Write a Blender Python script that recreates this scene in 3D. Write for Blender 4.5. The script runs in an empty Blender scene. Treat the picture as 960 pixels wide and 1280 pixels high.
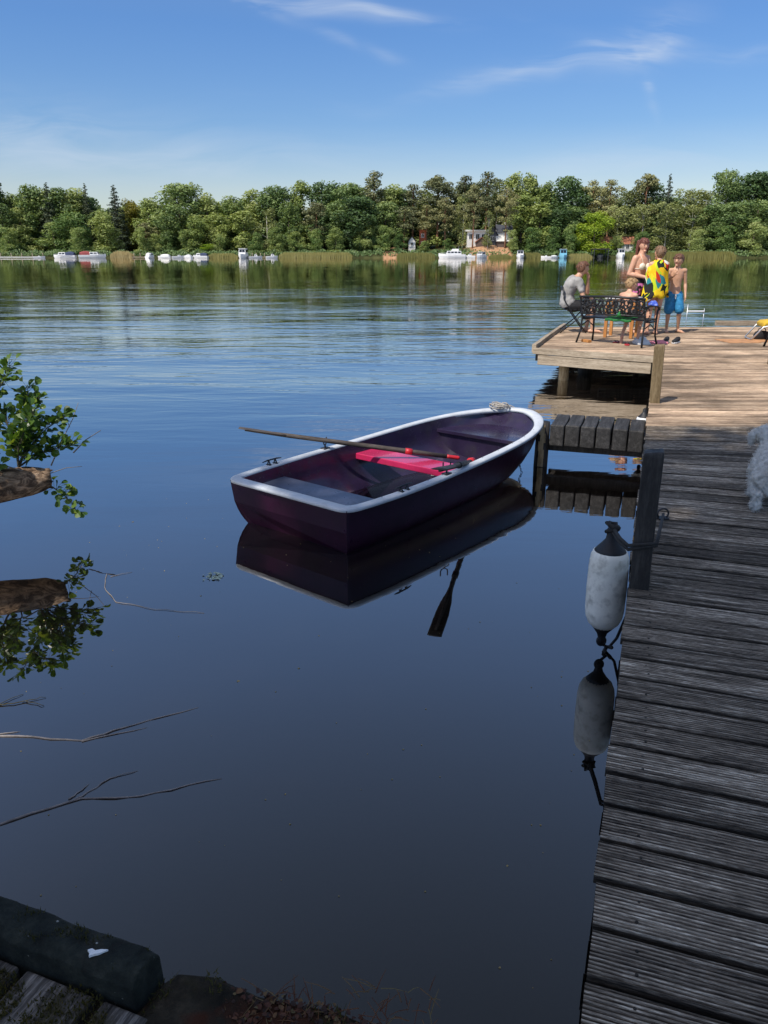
import bpy, math, random
from mathutils import Vector as V, Matrix, noise as MN, Euler
R = math.radians
random.seed(11)
SC = bpy.context.scene
COL = SC.collection
SC.view_settings.view_transform='Standard'; SC.view_settings.look='None'; SC.view_settings.exposure=0; SC.view_settings.gamma=1
TH = R(19.12)            # the jetty runs this far to the right of north
DECK = 0.5               # deck top above the water
SUN_EL, SUN_DIR = R(54), V((-0.62, -0.60, 0)).normalized()

def J(r, s, z=0.0):      # jetty coordinates: r metres right of its left edge, s metres along it
    return V((s*math.sin(TH)+r*math.cos(TH), s*math.cos(TH)-r*math.sin(TH), z))
def lerp(a, b, t): return a+(b-a)*t
def smooth(a, b, x):
    t = max(0, min(1, (x-a)/(b-a))); return t*t*(3-2*t)
def U(a, b): return random.uniform(a, b)

# ------------------------------------------------------------------ mesh collecting
class MB:
    def __init__(s): s.v=[]; s.f=[]; s.g=[]; s.t=[]
    def add(s, vs, fs, tint=1.0, grain=None):
        o=len(s.v); s.v+= [V(p) for p in vs]; s.f+=[tuple(i+o for i in f) for f in fs]
        s.t+=[tint]*len(vs); s.g+= (grain if grain else [tuple(p) for p in vs]); return s
    def box(s, c, d, rot=None, tint=1.0, taper=1.0):
        c=V(c); x,y,z=[k/2 for k in d]; vs=[]
        for sz in (-1,1):
            k=taper if sz>0 else 1
            for sx,sy in ((-1,-1),(1,-1),(1,1),(-1,1)):
                p=V((sx*x*k,sy*y*k,sz*z)); vs.append((rot@p if rot else p)+c)
        return s.add(vs,[(3,2,1,0),(4,5,6,7),(0,1,5,4),(1,2,6,5),(2,3,7,6),(3,0,4,7)],tint)
    def loft(s, rings, cap=True, closed=True, tint=1.0):
        n=len(rings[0]); vs=[p for r in rings for p in r]; fs=[]
        for i in range(len(rings)-1):
            for k in range(n if closed else n-1):
                a=i*n+k; b=i*n+(k+1)%n; fs.append((a,b,b+n,a+n))
        if cap and closed:
            fs.append(tuple(range(n-1,-1,-1))); m=(len(rings)-1)*n; fs.append(tuple(m+k for k in range(n)))
        return s.add(vs,fs,tint)
    def tube(s, pts, rad, n=8, round_ends=False, flat=1.0, up=None, tint=1.0):
        pts=[V(p) for p in pts]
        if not isinstance(rad,(list,tuple)): rad=[rad]*len(pts)
        rad=list(rad)
        if round_ends:
            d0=(pts[0]-pts[1]).normalized(); d1=(pts[-1]-pts[-2]).normalized(); r0,r1=rad[0],rad[-1]
            pts=[pts[0]+d0*r0*.95,pts[0]+d0*r0*.6]+pts+[pts[-1]+d1*r1*.6,pts[-1]+d1*r1*.95]
            rad=[r0*.3,r0*.8]+rad+[r1*.8,r1*.3]
        rings=[]; u=None
        for i,p in enumerate(pts):
            t=(pts[min(i+1,len(pts)-1)]-pts[max(i-1,0)])
            t=t.normalized() if t.length>1e-9 else V((0,0,1))
            if u is None:
                u=V(up) if up is not None else (V((0,0,1)) if abs(t.z)<.9 else V((0,1,0)))
            u=(u-t*u.dot(t)); u=u.normalized() if u.length>1e-6 else t.orthogonal().normalized()
            w=t.cross(u)
            rings.append([p+(u*math.sin(2*math.pi*k/n)*flat+w*math.cos(2*math.pi*k/n))*rad[i] for k in range(n)])
        return s.loft(rings,True,True,tint)
    def ball(s, c, r, n=10, m=7, rot=None, tint=1.0):
        c=V(c); r=V(r) if not isinstance(r,(int,float)) else V((r,r,r)); rings=[]
        for i in range(m+1):
            a=math.pi*(i/m-.5)*.985
            ring=[]
            for k in range(n):
                b=2*math.pi*k/n; p=V((math.cos(a)*math.cos(b)*r.x,math.cos(a)*math.sin(b)*r.y,math.sin(a)*r.z))
                ring.append((rot@p if rot else p)+c)
            rings.append(ring)
        return s.loft(rings,True,True,tint)
    def prism(s, poly, z0, z1, tint=1.0):
        n=len(poly); vs=[(p[0],p[1],z0) for p in poly]+[(p[0],p[1],z1) for p in poly]
        fs=[tuple(range(n-1,-1,-1)),tuple(range(n,2*n))]+[(k,(k+1)%n,(k+1)%n+n,k+n) for k in range(n)]
        return s.add(vs,fs,tint)
    def mesh(s, name, sm=False, attrs=True):
        me=bpy.data.meshes.new(name); me.from_pydata([tuple(p) for p in s.v],[],s.f); me.update()
        if attrs:
            a=me.attributes.new('grain','FLOAT_VECTOR','POINT'); a.data.foreach_set('vector',[c for p in s.g for c in p])
            b=me.attributes.new('tint','FLOAT','POINT'); b.data.foreach_set('value',s.t)
        if sm: me.polygons.foreach_set('use_smooth',[True]*len(me.polygons))
        return me
    def build(s, name, mat, parent=None, sm=False, bevel=0, world=False, seg=2, angle=None, solid=0):
        if world and parent is not None:
            inv=parent.matrix_basis.inverted(); s.v=[inv@p for p in s.v]
        o=bpy.data.objects.new(name, s.mesh(name,sm)); COL.objects.link(o)
        o.data.materials.append(mat)
        if parent is not None: o.parent=parent
        if solid:
            m=o.modifiers.new('solid','SOLIDIFY'); m.thickness=solid; m.offset=0
        if bevel:
            m=o.modifiers.new('bevel','BEVEL'); m.width=bevel; m.segments=seg; m.limit_method='ANGLE'; m.angle_limit=R(angle or 35)
        return o

def remeshed(mb, voxel, it=4, disp=None):
    """one continuous surface grown round overlapping shapes"""
    me=mb.mesh('tmp',True,False); o=bpy.data.objects.new('tmp',me); COL.objects.link(o)
    m=o.modifiers.new('r','REMESH'); m.mode='VOXEL'; m.voxel_size=voxel; m.use_smooth_shade=True
    if it: k=o.modifiers.new('s','SMOOTH'); k.iterations=it; k.factor=.5
    dg=bpy.context.evaluated_depsgraph_get(); dg.update()
    out=bpy.data.meshes.new_from_object(o.evaluated_get(dg)); bpy.data.objects.remove(o)
    bpy.data.meshes.remove(me)
    if disp:
        ns=[v.normal.copy() for v in out.vertices]
        for v,n in zip(out.vertices,ns): v.co+=n*disp(v.co)
    out.polygons.foreach_set('use_smooth',[True]*len(out.polygons))
    return out
def obj(name, me, mat, parent=None):
    o=bpy.data.objects.new(name,me); COL.objects.link(o); o.data.materials.clear(); o.data.materials.append(mat)
    if parent is not None: o.parent=parent
    return o
def tag(o, label=None, cat=None, group=None, kind=None):
    if label: o['label']=label
    if cat: o['category']=cat
    if group: o['group']=group
    if kind: o['kind']=kind
    return o
def thing(name, label, cat, loc=(0,0,0), rz=0, group=None):
    o=bpy.data.objects.new(name,None); COL.objects.link(o); o.empty_display_size=.2
    o.location=loc; o.rotation_euler=(0,0,rz)
    o.matrix_basis=Matrix.Translation(V(loc))@Matrix.Rotation(rz,4,'Z')
    return tag(o,label,cat,group)
def copy_tree(o, parent=None):
    c=o.copy(); COL.objects.link(c)
    if parent is not None: c.parent=parent
    for ch in list(o.children): copy_tree(ch,c)
    return c
def rotz(a): return Matrix.Rotation(a,3,'Z')

# ------------------------------------------------------------------ materials
class NT:
    """small helper over a node tree"""
    def __init__(s, tree): s.t=tree
    def n(s, typ, **kw):
        nd=s.t.nodes.new(typ)
        for k,v in kw.items():
            if k.startswith('i_'):
                key=k[2:]; key=int(key) if key.isdigit() else key.replace('_',' ')
                nd.inputs[key].default_value=v
            else: setattr(nd,k,v)
        return nd
    def l(s,a,b): s.t.links.new(a,b)
    def math(s,op,a,b=None,c=None,clamp=False):
        nd=s.t.nodes.new('ShaderNodeMath'); nd.operation=op; nd.use_clamp=clamp
        for i,x in enumerate((a,b,c)):
            if x is None: continue
            if isinstance(x,(int,float)): nd.inputs[i].default_value=x
            else: s.l(x,nd.inputs[i])
        return nd.outputs[0]
    def mix(s,f,a,b,mode='MIX'):
        nd=s.t.nodes.new('ShaderNodeMix'); nd.data_type='RGBA'; nd.blend_type=mode
        for i,x in ((0,f),(6,a),(7,b)):
            if isinstance(x,(int,float)): nd.inputs[i].default_value=x
            elif isinstance(x,(tuple,list)): nd.inputs[i].default_value=(*x[:3],1)
            else: s.l(x,nd.inputs[i])
        return nd.outputs[2]
    def noise(s,vec,scale,detail=4,rough=.55,dist=0.0):
        nd=s.t.nodes.new('ShaderNodeTexNoise'); nd.inputs['Scale'].default_value=scale; nd.inputs['Detail'].default_value=detail
        nd.inputs['Roughness'].default_value=rough; nd.inputs['Distortion'].default_value=dist
        if vec is not None: s.l(vec,nd.inputs['Vector'])
        return nd.outputs['Fac']
    def map(s,vec,scale=(1,1,1),loc=(0,0,0),rot=(0,0,0)):
        nd=s.t.nodes.new('ShaderNodeMapping'); nd.inputs['Scale'].default_value=scale; nd.inputs['Location'].default_value=loc; nd.inputs['Rotation'].default_value=rot
        s.l(vec,nd.inputs['Vector']); return nd.outputs[0]
    def ramp(s,f,stops,interp='LINEAR'):
        nd=s.t.nodes.new('ShaderNodeValToRGB'); cr=nd.color_ramp; cr.interpolation=interp
        while len(cr.elements)<len(stops): cr.elements.new(.5)
        for e,(p,c) in zip(cr.elements,stops):
            e.position=p; e.color=(*c[:3],1) if isinstance(c,(tuple,list)) else (c,c,c,1)
        s.l(f,nd.inputs[0]); return nd.outputs[0]
    def rng(s,f,a,b,c,d,clamp=True):
        nd=s.t.nodes.new('ShaderNodeMapRange'); nd.clamp=clamp
        for i,x in enumerate((f,a,b,c,d)):
            if isinstance(x,(int,float)): nd.inputs[i].default_value=x
            else: s.l(x,nd.inputs[i])
        return nd.outputs[0]
    def bump(s,h,strength,dist=.01):
        nd=s.t.nodes.new('ShaderNodeBump'); nd.inputs['Strength'].default_value=strength; nd.inputs['Distance'].default_value=dist
        s.l(h,nd.inputs['Height']); return nd.outputs[0]

def new_mat(name):
    m=bpy.data.materials.new(name); m.use_nodes=True; t=m.node_tree; t.nodes.clear()
    k=NT(t); out=k.n('ShaderNodeOutputMaterial'); return m,k,out
def princ(k,out,col=None,rough=.6,normal=None,metal=0,spec=.5,coat=0,**kw):
    p=k.n('ShaderNodeBsdfPrincipled'); p.inputs['Metallic'].default_value=metal; p.inputs['Specular IOR Level'].default_value=spec
    p.inputs['Coat Weight'].default_value=coat
    if isinstance(rough,(int,float)): p.inputs['Roughness'].default_value=rough
    else: k.l(rough,p.inputs['Roughness'])
    if isinstance(col,(tuple,list)): p.inputs['Base Color'].default_value=(*col[:3],1)
    elif col is not None: k.l(col,p.inputs['Base Color'])
    if normal is not None: k.l(normal,p.inputs['Normal'])
    k.l(p.outputs[0],out.inputs[0]); return p
def mat(name, col, rough=.6, var=.25, scale=6, bump=.15, bscale=None, metal=0, spec=.5, coat=0, dirt=None, bdist=.004):
    """painted, cloth or metal surface with patchy tone, worn spots and a fine bump"""
    m,k,out=new_mat(name); tc=k.n('ShaderNodeTexCoord').outputs['Object']
    n1=k.noise(tc,scale,5); n2=k.noise(tc,scale*7,3)
    lo=tuple(c*(1-var) for c in col); hi=tuple(min(1,c*(1+var)) for c in col)
    c=k.mix(k.rng(n1,.3,.7,0,1),lo,hi)
    c=k.mix(k.rng(n2,.35,.7,0,.5*var),c,tuple(x*.5 for x in col))
    if dirt: c=k.mix(k.rng(k.noise(tc,scale*2.3,6),.5,.72,0,.8),c,dirt)
    r=k.rng(n2,.2,.8,max(0.02,rough-.08),min(1,rough+.1))
    princ(k,out,c,r,k.bump(k.noise(tc,bscale or scale*12,4),bump,bdist),metal,spec,coat); return m

def wood(name, stops, scale=(2.0,38,38), rough=.75, attr=True, moss=None, bump=.5, gl=.3, axis=None, worn=None, gain=2.0):
    """weathered timber, grain runs along x of its coordinates"""
    m,k,out=new_mat(name)
    if attr: vec=k.n('ShaderNodeAttribute',attribute_name='grain').outputs['Vector']
    else:
        vec=k.n('ShaderNodeTexCoord').outputs['Object']
        if axis=='z': vec=k.map(vec,rot=(0,R(90),0))
        elif axis=='y': vec=k.map(vec,rot=(0,0,R(90)))
    g=k.noise(k.map(vec,scale),1,6,.65,.4)
    fine=k.noise(k.map(vec,(scale[0]*9,scale[1]*3,scale[2]*3)),1,4,.75)
    big=k.noise(k.map(vec,(1.1,3,3)),1,4)
    f=k.math('ADD',k.math('MULTIPLY',g,.45),k.math('ADD',k.math('MULTIPLY',fine,.35),k.math('MULTIPLY',big,.2)))
    f=k.math('MULTIPLY_ADD',k.math('SUBTRACT',f,.5),gain,.5,clamp=True)
    c=k.ramp(f,stops)
    t=k.n('ShaderNodeAttribute',attribute_name='tint').outputs['Fac']
    tm=k.n('ShaderNodeVectorMath',operation='SCALE'); k.l(c,tm.inputs[0]); k.l(t,tm.inputs['Scale']); c=tm.outputs[0]
    if worn:
        wp=k.n('ShaderNodeNewGeometry').outputs['Position']
        wn=k.rng(k.noise(k.map(wp,(1,1.6,1)),worn,6,.65),.38,.62,.42,1.12); ws=k.n('ShaderNodeVectorMath',operation='SCALE'); k.l(c,ws.inputs[0]); k.l(wn,ws.inputs['Scale']); c=ws.outputs[0]
    if moss:
        ob=k.n('ShaderNodeNewGeometry').outputs['Position']
        mk=k.math('MULTIPLY',k.rng(k.noise(ob,moss[1],6,.7),moss[2],moss[2]+.12,0,.85),1)
        c=k.mix(mk,c,moss[0])
    princ(k,out,c,k.rng(f,.3,.7,rough+.12,rough-.1),k.bump(f,bump,.004),spec=gl); return m

def leafmat(name, cols, trans=.35, rough=.5, rnd=.5, yellow=None):
    """leaves: tone varies from plant to plant and from leaf to leaf"""
    m,k,out=new_mat(name)
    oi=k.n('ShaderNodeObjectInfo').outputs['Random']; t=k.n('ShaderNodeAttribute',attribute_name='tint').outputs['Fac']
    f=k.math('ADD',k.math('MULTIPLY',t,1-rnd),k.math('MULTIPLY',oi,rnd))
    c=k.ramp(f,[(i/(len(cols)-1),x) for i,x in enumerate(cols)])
    p=k.n('ShaderNodeBsdfPrincipled'); p.inputs['Roughness'].default_value=rough; p.inputs['Specular IOR Level'].default_value=.35
    k.l(c,p.inputs['Base Color'])
    tr=k.n('ShaderNodeBsdfTranslucent'); k.l(k.mix(1,c,(1.3,1.25,.55),'MULTIPLY'),tr.inputs[0])
    mx=k.n('ShaderNodeMixShader'); mx.inputs[0].default_value=trans; k.l(p.outputs[0],mx.inputs[1]); k.l(tr.outputs[0],mx.inputs[2])
    k.l(mx.outputs[0],out.inputs[0]); return m

M={}
M['deck']=wood('weathered grooved decking',[(.25,(.04,.032,.024)),(.45,(.19,.15,.11)),(.60,(.34,.275,.205)),(.80,(.88,.75,.58))],(2.6,70,70),.72,moss=((.06,.058,.018),1.6,.66),bump=.8,gain=2.9)  # near copy of the decking, toned apart for the tree shade
M['deck_far']=wood('sunlit decking',[(.25,(.17,.11,.075)),(.45,(.47,.33,.22)),(.6,(.70,.51,.345)),(.8,(.95,.75,.54))],(1.4,45,45),.8,worn=1.1,bump=.7)  # lit copy of the decking: sunshine put into a brighter, warmer tone
M['fascia']=wood('pale weathered fascia timber',[(.2,(.12,.09,.06)),(.45,(.30,.24,.17)),(.7,(.46,.38,.28))],(1.5,22,22),.8,attr=False)
M['dark_wood']=wood('dark wet timber',[(.2,(.012,.011,.010)),(.5,(.03,.027,.025)),(.75,(.06,.055,.05))],(2,25,25),.6,attr=False,axis='z')
M['sleeper']=wood('dark tarred sleeper timber',[(.2,(.012,.011,.010)),(.5,(.035,.033,.031)),(.75,(.085,.08,.075))],(2,25,25),.65,attr=False,axis='y')
M['post']=wood('brown weathered post timber',[(.2,(.06,.04,.02)),(.5,(.17,.12,.06)),(.75,(.27,.20,.11))],(2,25,25),.75,attr=False,axis='z')
M['pile']=wood('pale stained pile timber',[(.2,(.15,.09,.04)),(.5,(.36,.26,.14)),(.75,(.55,.45,.3))],(1.3,18,18),.8,attr=False,axis='z')
M['old_plank']=wood('old quay plank',[(.25,(.02,.018,.016)),(.5,(.10,.09,.08)),(.72,(.32,.29,.26))],(2.2,60,60),.8,moss=((.04,.034,.006),6,.50))
M['oar']=wood('greyed oar timber',[(.2,(.03,.024,.02)),(.5,(.075,.06,.05)),(.75,(.13,.11,.09))],(2,30,30),.55,attr=False)
M['orange_wood']=wood('orange varnished wood',[(.2,(.34,.13,.03)),(.5,(.5,.21,.06)),(.75,(.6,.3,.1))],(2,30,30),.5,attr=False,axis='z')
M['hull']=mat('dark purple gelcoat hull',(.024,.004,.017),.32,.35,2.5,.03,60,spec=.25,coat=0)
M['inside']=mat('dark navy gelcoat inside',(.026,.017,.044),.22,.4,3,.05,50,coat=.15,dirt=(.035,.030,.04))
M['gunwale']=mat('pale painted gunwale',(.56,.585,.61),.42,.08,4,.08,80,dirt=(.43,.45,.46))
M['red_seat']=mat('pink red painted thwart',(.55,.025,.10),.22,.18,5,.05,60,coat=.5,dirt=(.45,.03,.08))
M['stern_seat']=mat('slate blue stern seat',(.075,.085,.13),.32,.25,4,.06,50)
M['red_plastic']=mat('red rubber grip',(.55,.02,.03),.4,.2,10,.1)
M['iron']=mat('dark galvanised iron',(.05,.05,.055),.45,.35,30,.2,metal=.7)
M['black']=mat('black painted iron',(.012,.012,.013),.45,.3,20,.15)
M['rubber']=mat('black rubber',(.012,.012,.013),.55,.3,14,.2)
M['fender']=mat('scuffed white fender vinyl',(.80,.76,.65),.5,.14,9,.2,40,dirt=(.40,.37,.30))
M['fender2']=mat('clean white fender vinyl',(.75,.76,.76),.45,.1,7,.1)
M['rope']=mat('dark mooring rope',(.03,.028,.026),.9,.3,60,.6,220)
M['pale_rope']=mat('pale mooring rope',(.36,.33,.29),.9,.3,60,.6,220)
M['skin']=mat('skin',(.62,.34,.22),.5,.12,9,.05,dirt=(.56,.27,.17))
M['skin_tan']=mat('tanned skin',(.58,.33,.21),.48,.14,9,.05,dirt=(.52,.25,.13))
M['skin_pale']=mat('fair skin',(.70,.42,.30),.5,.12,9,.05,dirt=(.62,.33,.22))
M['hair_brown']=mat('brown hair',(.15,.065,.032),.5,.5,50,.8,120,bdist=.01)
M['hair_fair']=mat('sun bleached fair hair',(.36,.22,.10),.5,.5,50,.8,120,bdist=.01)
M['hair_light']=mat('light brown hair',(.20,.115,.06),.5,.5,50,.8,120,bdist=.01)
M['hair_auburn']=mat('auburn hair',(.15,.045,.026),.45,.5,50,.8,120,bdist=.01)
M['eye']=mat('dark eye',(.02,.012,.01),.15,.1,40,.0)
M['lip']=mat('lips',(.42,.13,.11),.5,.1,40,.05)
M['grey_cloth']=mat('light grey cotton',(.31,.30,.285),.9,.22,10,.5,90)
M['black_cloth']=mat('black cloth',(.012,.012,.014),.85,.3,12,.4,90)
M['cream_cloth']=mat('cream cloth',(.78,.70,.56),.8,.1,20,.3,150)
M['blue_cloth']=mat('blue swim short cloth',(.02,.20,.42),.7,.25,14,.4,80,dirt=(.05,.33,.58))
M['green_cloth']=mat('green cloth',(.012,.13,.025),.8,.3,14,.5,80,dirt=(.03,.30,.07))
M['royal_cloth']=mat('royal blue cloth',(.03,.08,.48),.8,.3,14,.5,80,dirt=(.4,.5,.75))
M['white_cloth']=mat('white cloth',(.72,.72,.70),.9,.12,9,.6,60)
M['pink_cloth']=mat('pink cloth',(.70,.24,.28),.9,.15,9,.6,60)
M['yellow_cloth']=mat('yellow cushion cloth',(.62,.40,.03),.8,.2,9,.3,60)
M['white_paint']=mat('white boat gelcoat',(.72,.72,.71),.3,.06,3,.03)
M['grey_paint']=mat('light grey gelcoat',(.55,.57,.58),.35,.1,3,.03)
M['blue_paint']=mat('light blue boat paint',(.17,.42,.55),.4,.15,3,.05)
M['navy_cloth']=mat('navy boat canopy',(.03,.045,.10),.8,.2,3,.2)
M['red_cloth']=mat('red boat canopy',(.24,.045,.045),.8,.2,3,.2)
M['boat_dark']=mat('dark boat paint',(.03,.035,.04),.5,.2,3,.05)
M['glass']=mat('dark tinted window glass',(.015,.02,.025),.08,.1,3,0)
M['chrome']=mat('dull aluminium tube',(.55,.56,.57),.35,.12,20,.05,metal=.8)
M['plaster']=mat('off white house render',(.70,.68,.63),.9,.08,.6,.1,8)
M['slate']=mat('dark slate roofing',(.045,.048,.06),.7,.25,2,.3,12)
M['pale_roof']=mat('pale roof edge board',(.62,.60,.55),.8,.1,1,.1)
M['tile']=mat('terracotta roof tile',(.34,.13,.07),.8,.25,2,.3,14)
M['orange_wall']=mat('orange red timber wall',(.42,.10,.04),.8,.2,2,.2,14)
M['shingle']=mat('brown timber wall',(.12,.08,.06),.85,.25,2,.2,14)
M['bark_far']=mat('grey brown bark',(.085,.065,.05),.9,.35,1.5,.6,6,bdist=.05)
M['bark_pine']=mat('orange pine bark',(.22,.11,.06),.9,.35,1.2,.6,6,bdist=.05)
M['bark_birch']=mat('white birch bark',(.50,.48,.44),.8,.3,2.5,.3,8,bdist=.02,dirt=(.05,.05,.05))
M['twig']=mat('dead grey twig',(.20,.175,.15),.9,.3,20,.4,80)
M['sunk']=mat('pale waterlogged twig',(.25,.225,.21),.9,.3,20,.4,80)
M['stem']=mat('brown green stem',(.06,.055,.03),.8,.3,20,.4,80)
M['f_oak']=leafmat('dark broad foliage',[(0.022,0.046,0.015),(0.071,0.127,0.040),(0.185,0.258,0.080),(0.368,0.412,0.154)],.22)
M['f_broad']=leafmat('mid green foliage',[(0.035,0.064,0.018),(0.117,0.178,0.049),(0.285,0.345,0.093),(0.388,0.420,0.174)],.24)
M['f_round']=leafmat('fresh green foliage',[(0.035,0.073,0.021),(0.117,0.201,0.053),(0.285,0.346,0.103),(0.388,0.420,0.194)],.24)
M['f_pine']=leafmat('pine needles',[(0.032,0.044,0.022),(0.106,0.124,0.053),(0.259,0.249,0.099),(0.420,0.415,0.177)],.12)
M['f_birch']=leafmat('olive birch foliage',[(0.048,0.070,0.026),(0.145,0.173,0.056),(0.310,0.338,0.116),(0.388,0.420,0.207)],.24)
M['f_poplar']=M['f_broad']
M['f_yellow']=leafmat('yellowing foliage',[(0.120,0.120,0.015),(0.255,0.225,0.027),(0.405,0.315,0.038),(0.420,0.390,0.060)],.3)
M['f_bright']=leafmat('bright yellow green foliage',[(0.075,0.150,0.015),(0.150,0.255,0.022),(0.255,0.360,0.030),(0.360,0.420,0.060)],.35)
M['f_spruce']=leafmat('blue green spruce needles',[(0.021,0.035,0.020),(0.069,0.092,0.046),(0.166,0.177,0.089)],.1)
M['f_alder']=leafmat('alder leaves',[(.03,.065,.014),(.06,.125,.022),(.11,.18,.03),(.22,.28,.04)],.35,.32,.05)
M['f_near']=leafmat('near canopy leaves',[(.02,.05,.008),(.05,.09,.015),(.09,.13,.02)],.2)
M['reed']=leafmat('reed blades',[(.13,.14,.035),(.22,.21,.06),(.32,.29,.10),(.40,.35,.16)],.25)
M['dry_reed']=leafmat('dry tan reed blades',[(.25,.20,.08),(.36,.28,.12),(.46,.37,.18)],.2)
M['litter']=leafmat('fallen brown leaves',[(.02,.010,.006),(.07,.022,.010),(.12,.045,.015),(.13,.10,.04)],.05,.7,.0)
M['moss']=leafmat('moss tufts',[(.03,.03,.006),(.06,.055,.01),(.10,.075,.012)],.2,.8,.0)
M['dog']=mat('grey white curly coat',(.64,.62,.57),.95,.25,30,.9,90,bdist=.012)

def towel_mat():
    m,k,out=new_mat('loud printed towel'); g=k.n('ShaderNodeAttribute',attribute_name='grain').outputs['Vector']
    v=k.n('ShaderNodeTexVoronoi',i_Scale=7.5,i_Randomness=1.0); k.l(k.map(g,(1,1,1)),v.inputs['Vector'])
    sep=k.n('ShaderNodeSeparateColor'); k.l(v.outputs['Color'],sep.inputs[0])
    c=k.ramp(sep.outputs[0],[(0,(.03,.03,.03)),(.10,(.80,.48,.02)),(.34,(.50,.62,.03)),(.56,(.85,.60,.03)),(.76,(.03,.22,.24)),(.84,(.55,.04,.02)),(.92,(.70,.70,.62))],'CONSTANT')
    v2=k.n('ShaderNodeTexVoronoi',i_Scale=11.0); k.l(g,v2.inputs['Vector']); s2=k.n('ShaderNodeSeparateColor'); k.l(v2.outputs['Color'],s2.inputs[0])
    c=k.mix(k.math('GREATER_THAN',s2.outputs[1],.80),c,(.02,.03,.02))
    princ(k,out,c,.95,k.bump(k.noise(g,70,3),.5,.004),spec=.1); return m
M['towel']=towel_mat()
def shorts_mat():
    m,k,out=new_mat('black shorts with pink print'); tc=k.n('ShaderNodeTexCoord').outputs['Object']
    z=k.n('ShaderNodeSeparateXYZ'); k.l(tc,z.inputs[0])
    f=k.math('MULTIPLY',k.math('GREATER_THAN',k.noise(tc,11,2),.47),k.rng(z.outputs[2],.72,.73,0,1))
    f=k.math('MULTIPLY',f,k.rng(z.outputs[2],.93,.94,1,0))
    princ(k,out,k.mix(f,(.012,.012,.016),(.60,.16,.38)),.8,k.bump(k.noise(tc,80,3),.4,.004)); return m
M['shorts']=shorts_mat()
def bark_mat():
    m,k,out=new_mat('furrowed dead bark'); tc=k.n('ShaderNodeTexCoord').outputs['Object']
    h=k.noise(k.map(tc,(2.5,14,14)),1.6,7,.7,.8); b=k.noise(tc,6,4)
    c=k.ramp(h,[(.3,(.012,.009,.007)),(.44,(.11,.07,.045)),(.56,(.36,.24,.15)),(.7,(.55,.40,.27))])
    c=k.mix(k.rng(b,.5,.7,0,.75),c,(.02,.018,.015))
    princ(k,out,c,.95,k.bump(h,1,.03),spec=.15); return m
M['bark_log']=bark_mat()
def beam_mat():
    m,k,out=new_mat('black mossy quay beam'); p=k.n('ShaderNodeNewGeometry').outputs['Position']
    n=k.noise(p,14,8,.75); q=k.noise(p,45,4)
    c=k.ramp(n,[(.3,(.005,.006,.006)),(.5,(.018,.022,.018)),(.62,(.035,.038,.03)),(.75,(.08,.08,.07))])
    c=k.mix(k.rng(k.noise(p,9,6,.7),.58,.75,0,.5),c,(.035,.022,.016))
    c=k.mix(k.rng(q,.70,.74,0,.8),c,(.22,.23,.21))
    princ(k,out,c,.9,k.bump(n,.8,.015),spec=.2); return m
M['beam']=beam_mat()
M['dropping']=mat('white bird dropping',(.80,.80,.78),.8,.05,30,.3)
def soil_mat():
    m,k,out=new_mat('dark mossy bank soil'); p=k.n('ShaderNodeNewGeometry').outputs['Position']
    n=k.noise(p,9,8,.7)
    c=k.ramp(n,[(.3,(.008,.007,.005)),(.5,(.030,.024,.016)),(.7,(.075,.06,.04))])
    c=k.mix(k.rng(k.noise(p,4,5),.5,.62,0,.7),c,(.04,.038,.008))
    c=k.mix(k.rng(k.noise(p,6.3,5),.55,.66,0,.8),c,(.055,.016,.007))
    princ(k,out,c,.95,k.bump(n,.9,.03),spec=.15); return m
M['soil']=soil_mat()
def bank_mat():
    m,k,out=new_mat('wooded bank ground'); p=k.n('ShaderNodeNewGeometry').outputs['Position']
    n=k.noise(p,.25,7,.7)
    c=k.ramp(n,[(.3,(.02,.022,.010)),(.5,(.05,.055,.02)),(.7,(.10,.10,.04))])
    x=k.n('ShaderNodeSeparateXYZ'); k.l(p,x.inputs[0])
    def patch(x0,w):
        d=k.math('DIVIDE',k.math('ABSOLUTE',k.math('SUBTRACT',x.outputs[0],x0)),w)
        return k.rng(k.math('ADD',d,k.math('MULTIPLY',k.math('SUBTRACT',n,.5),1.2)),.7,1.0,1,0)
    f=k.math('MAXIMUM',patch(37.5,8.5),patch(2.0,2.8))
    c=k.mix(f,c,k.mix(k.rng(k.noise(p,1.6,5),.4,.6,0,1),(.36,.19,.10),(.46,.29,.17)))
    princ(k,out,c,.95,k.bump(n,.5,.3),spec=.1); return m
M['bank']=bank_mat()
def bed_mat():
    m,k,out=new_mat('muddy lake bed'); p=k.n('ShaderNodeNewGeometry').outputs['Position']
    n=k.noise(p,1.5,6,.65)
    princ(k,out,k.ramp(n,[(.3,(.03,.025,.021)),(.55,(.075,.06,.05)),(.75,(.13,.10,.09))]),.95,k.bump(n,.4,.05),spec=.1); return m
M['bed']=bed_mat()

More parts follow.
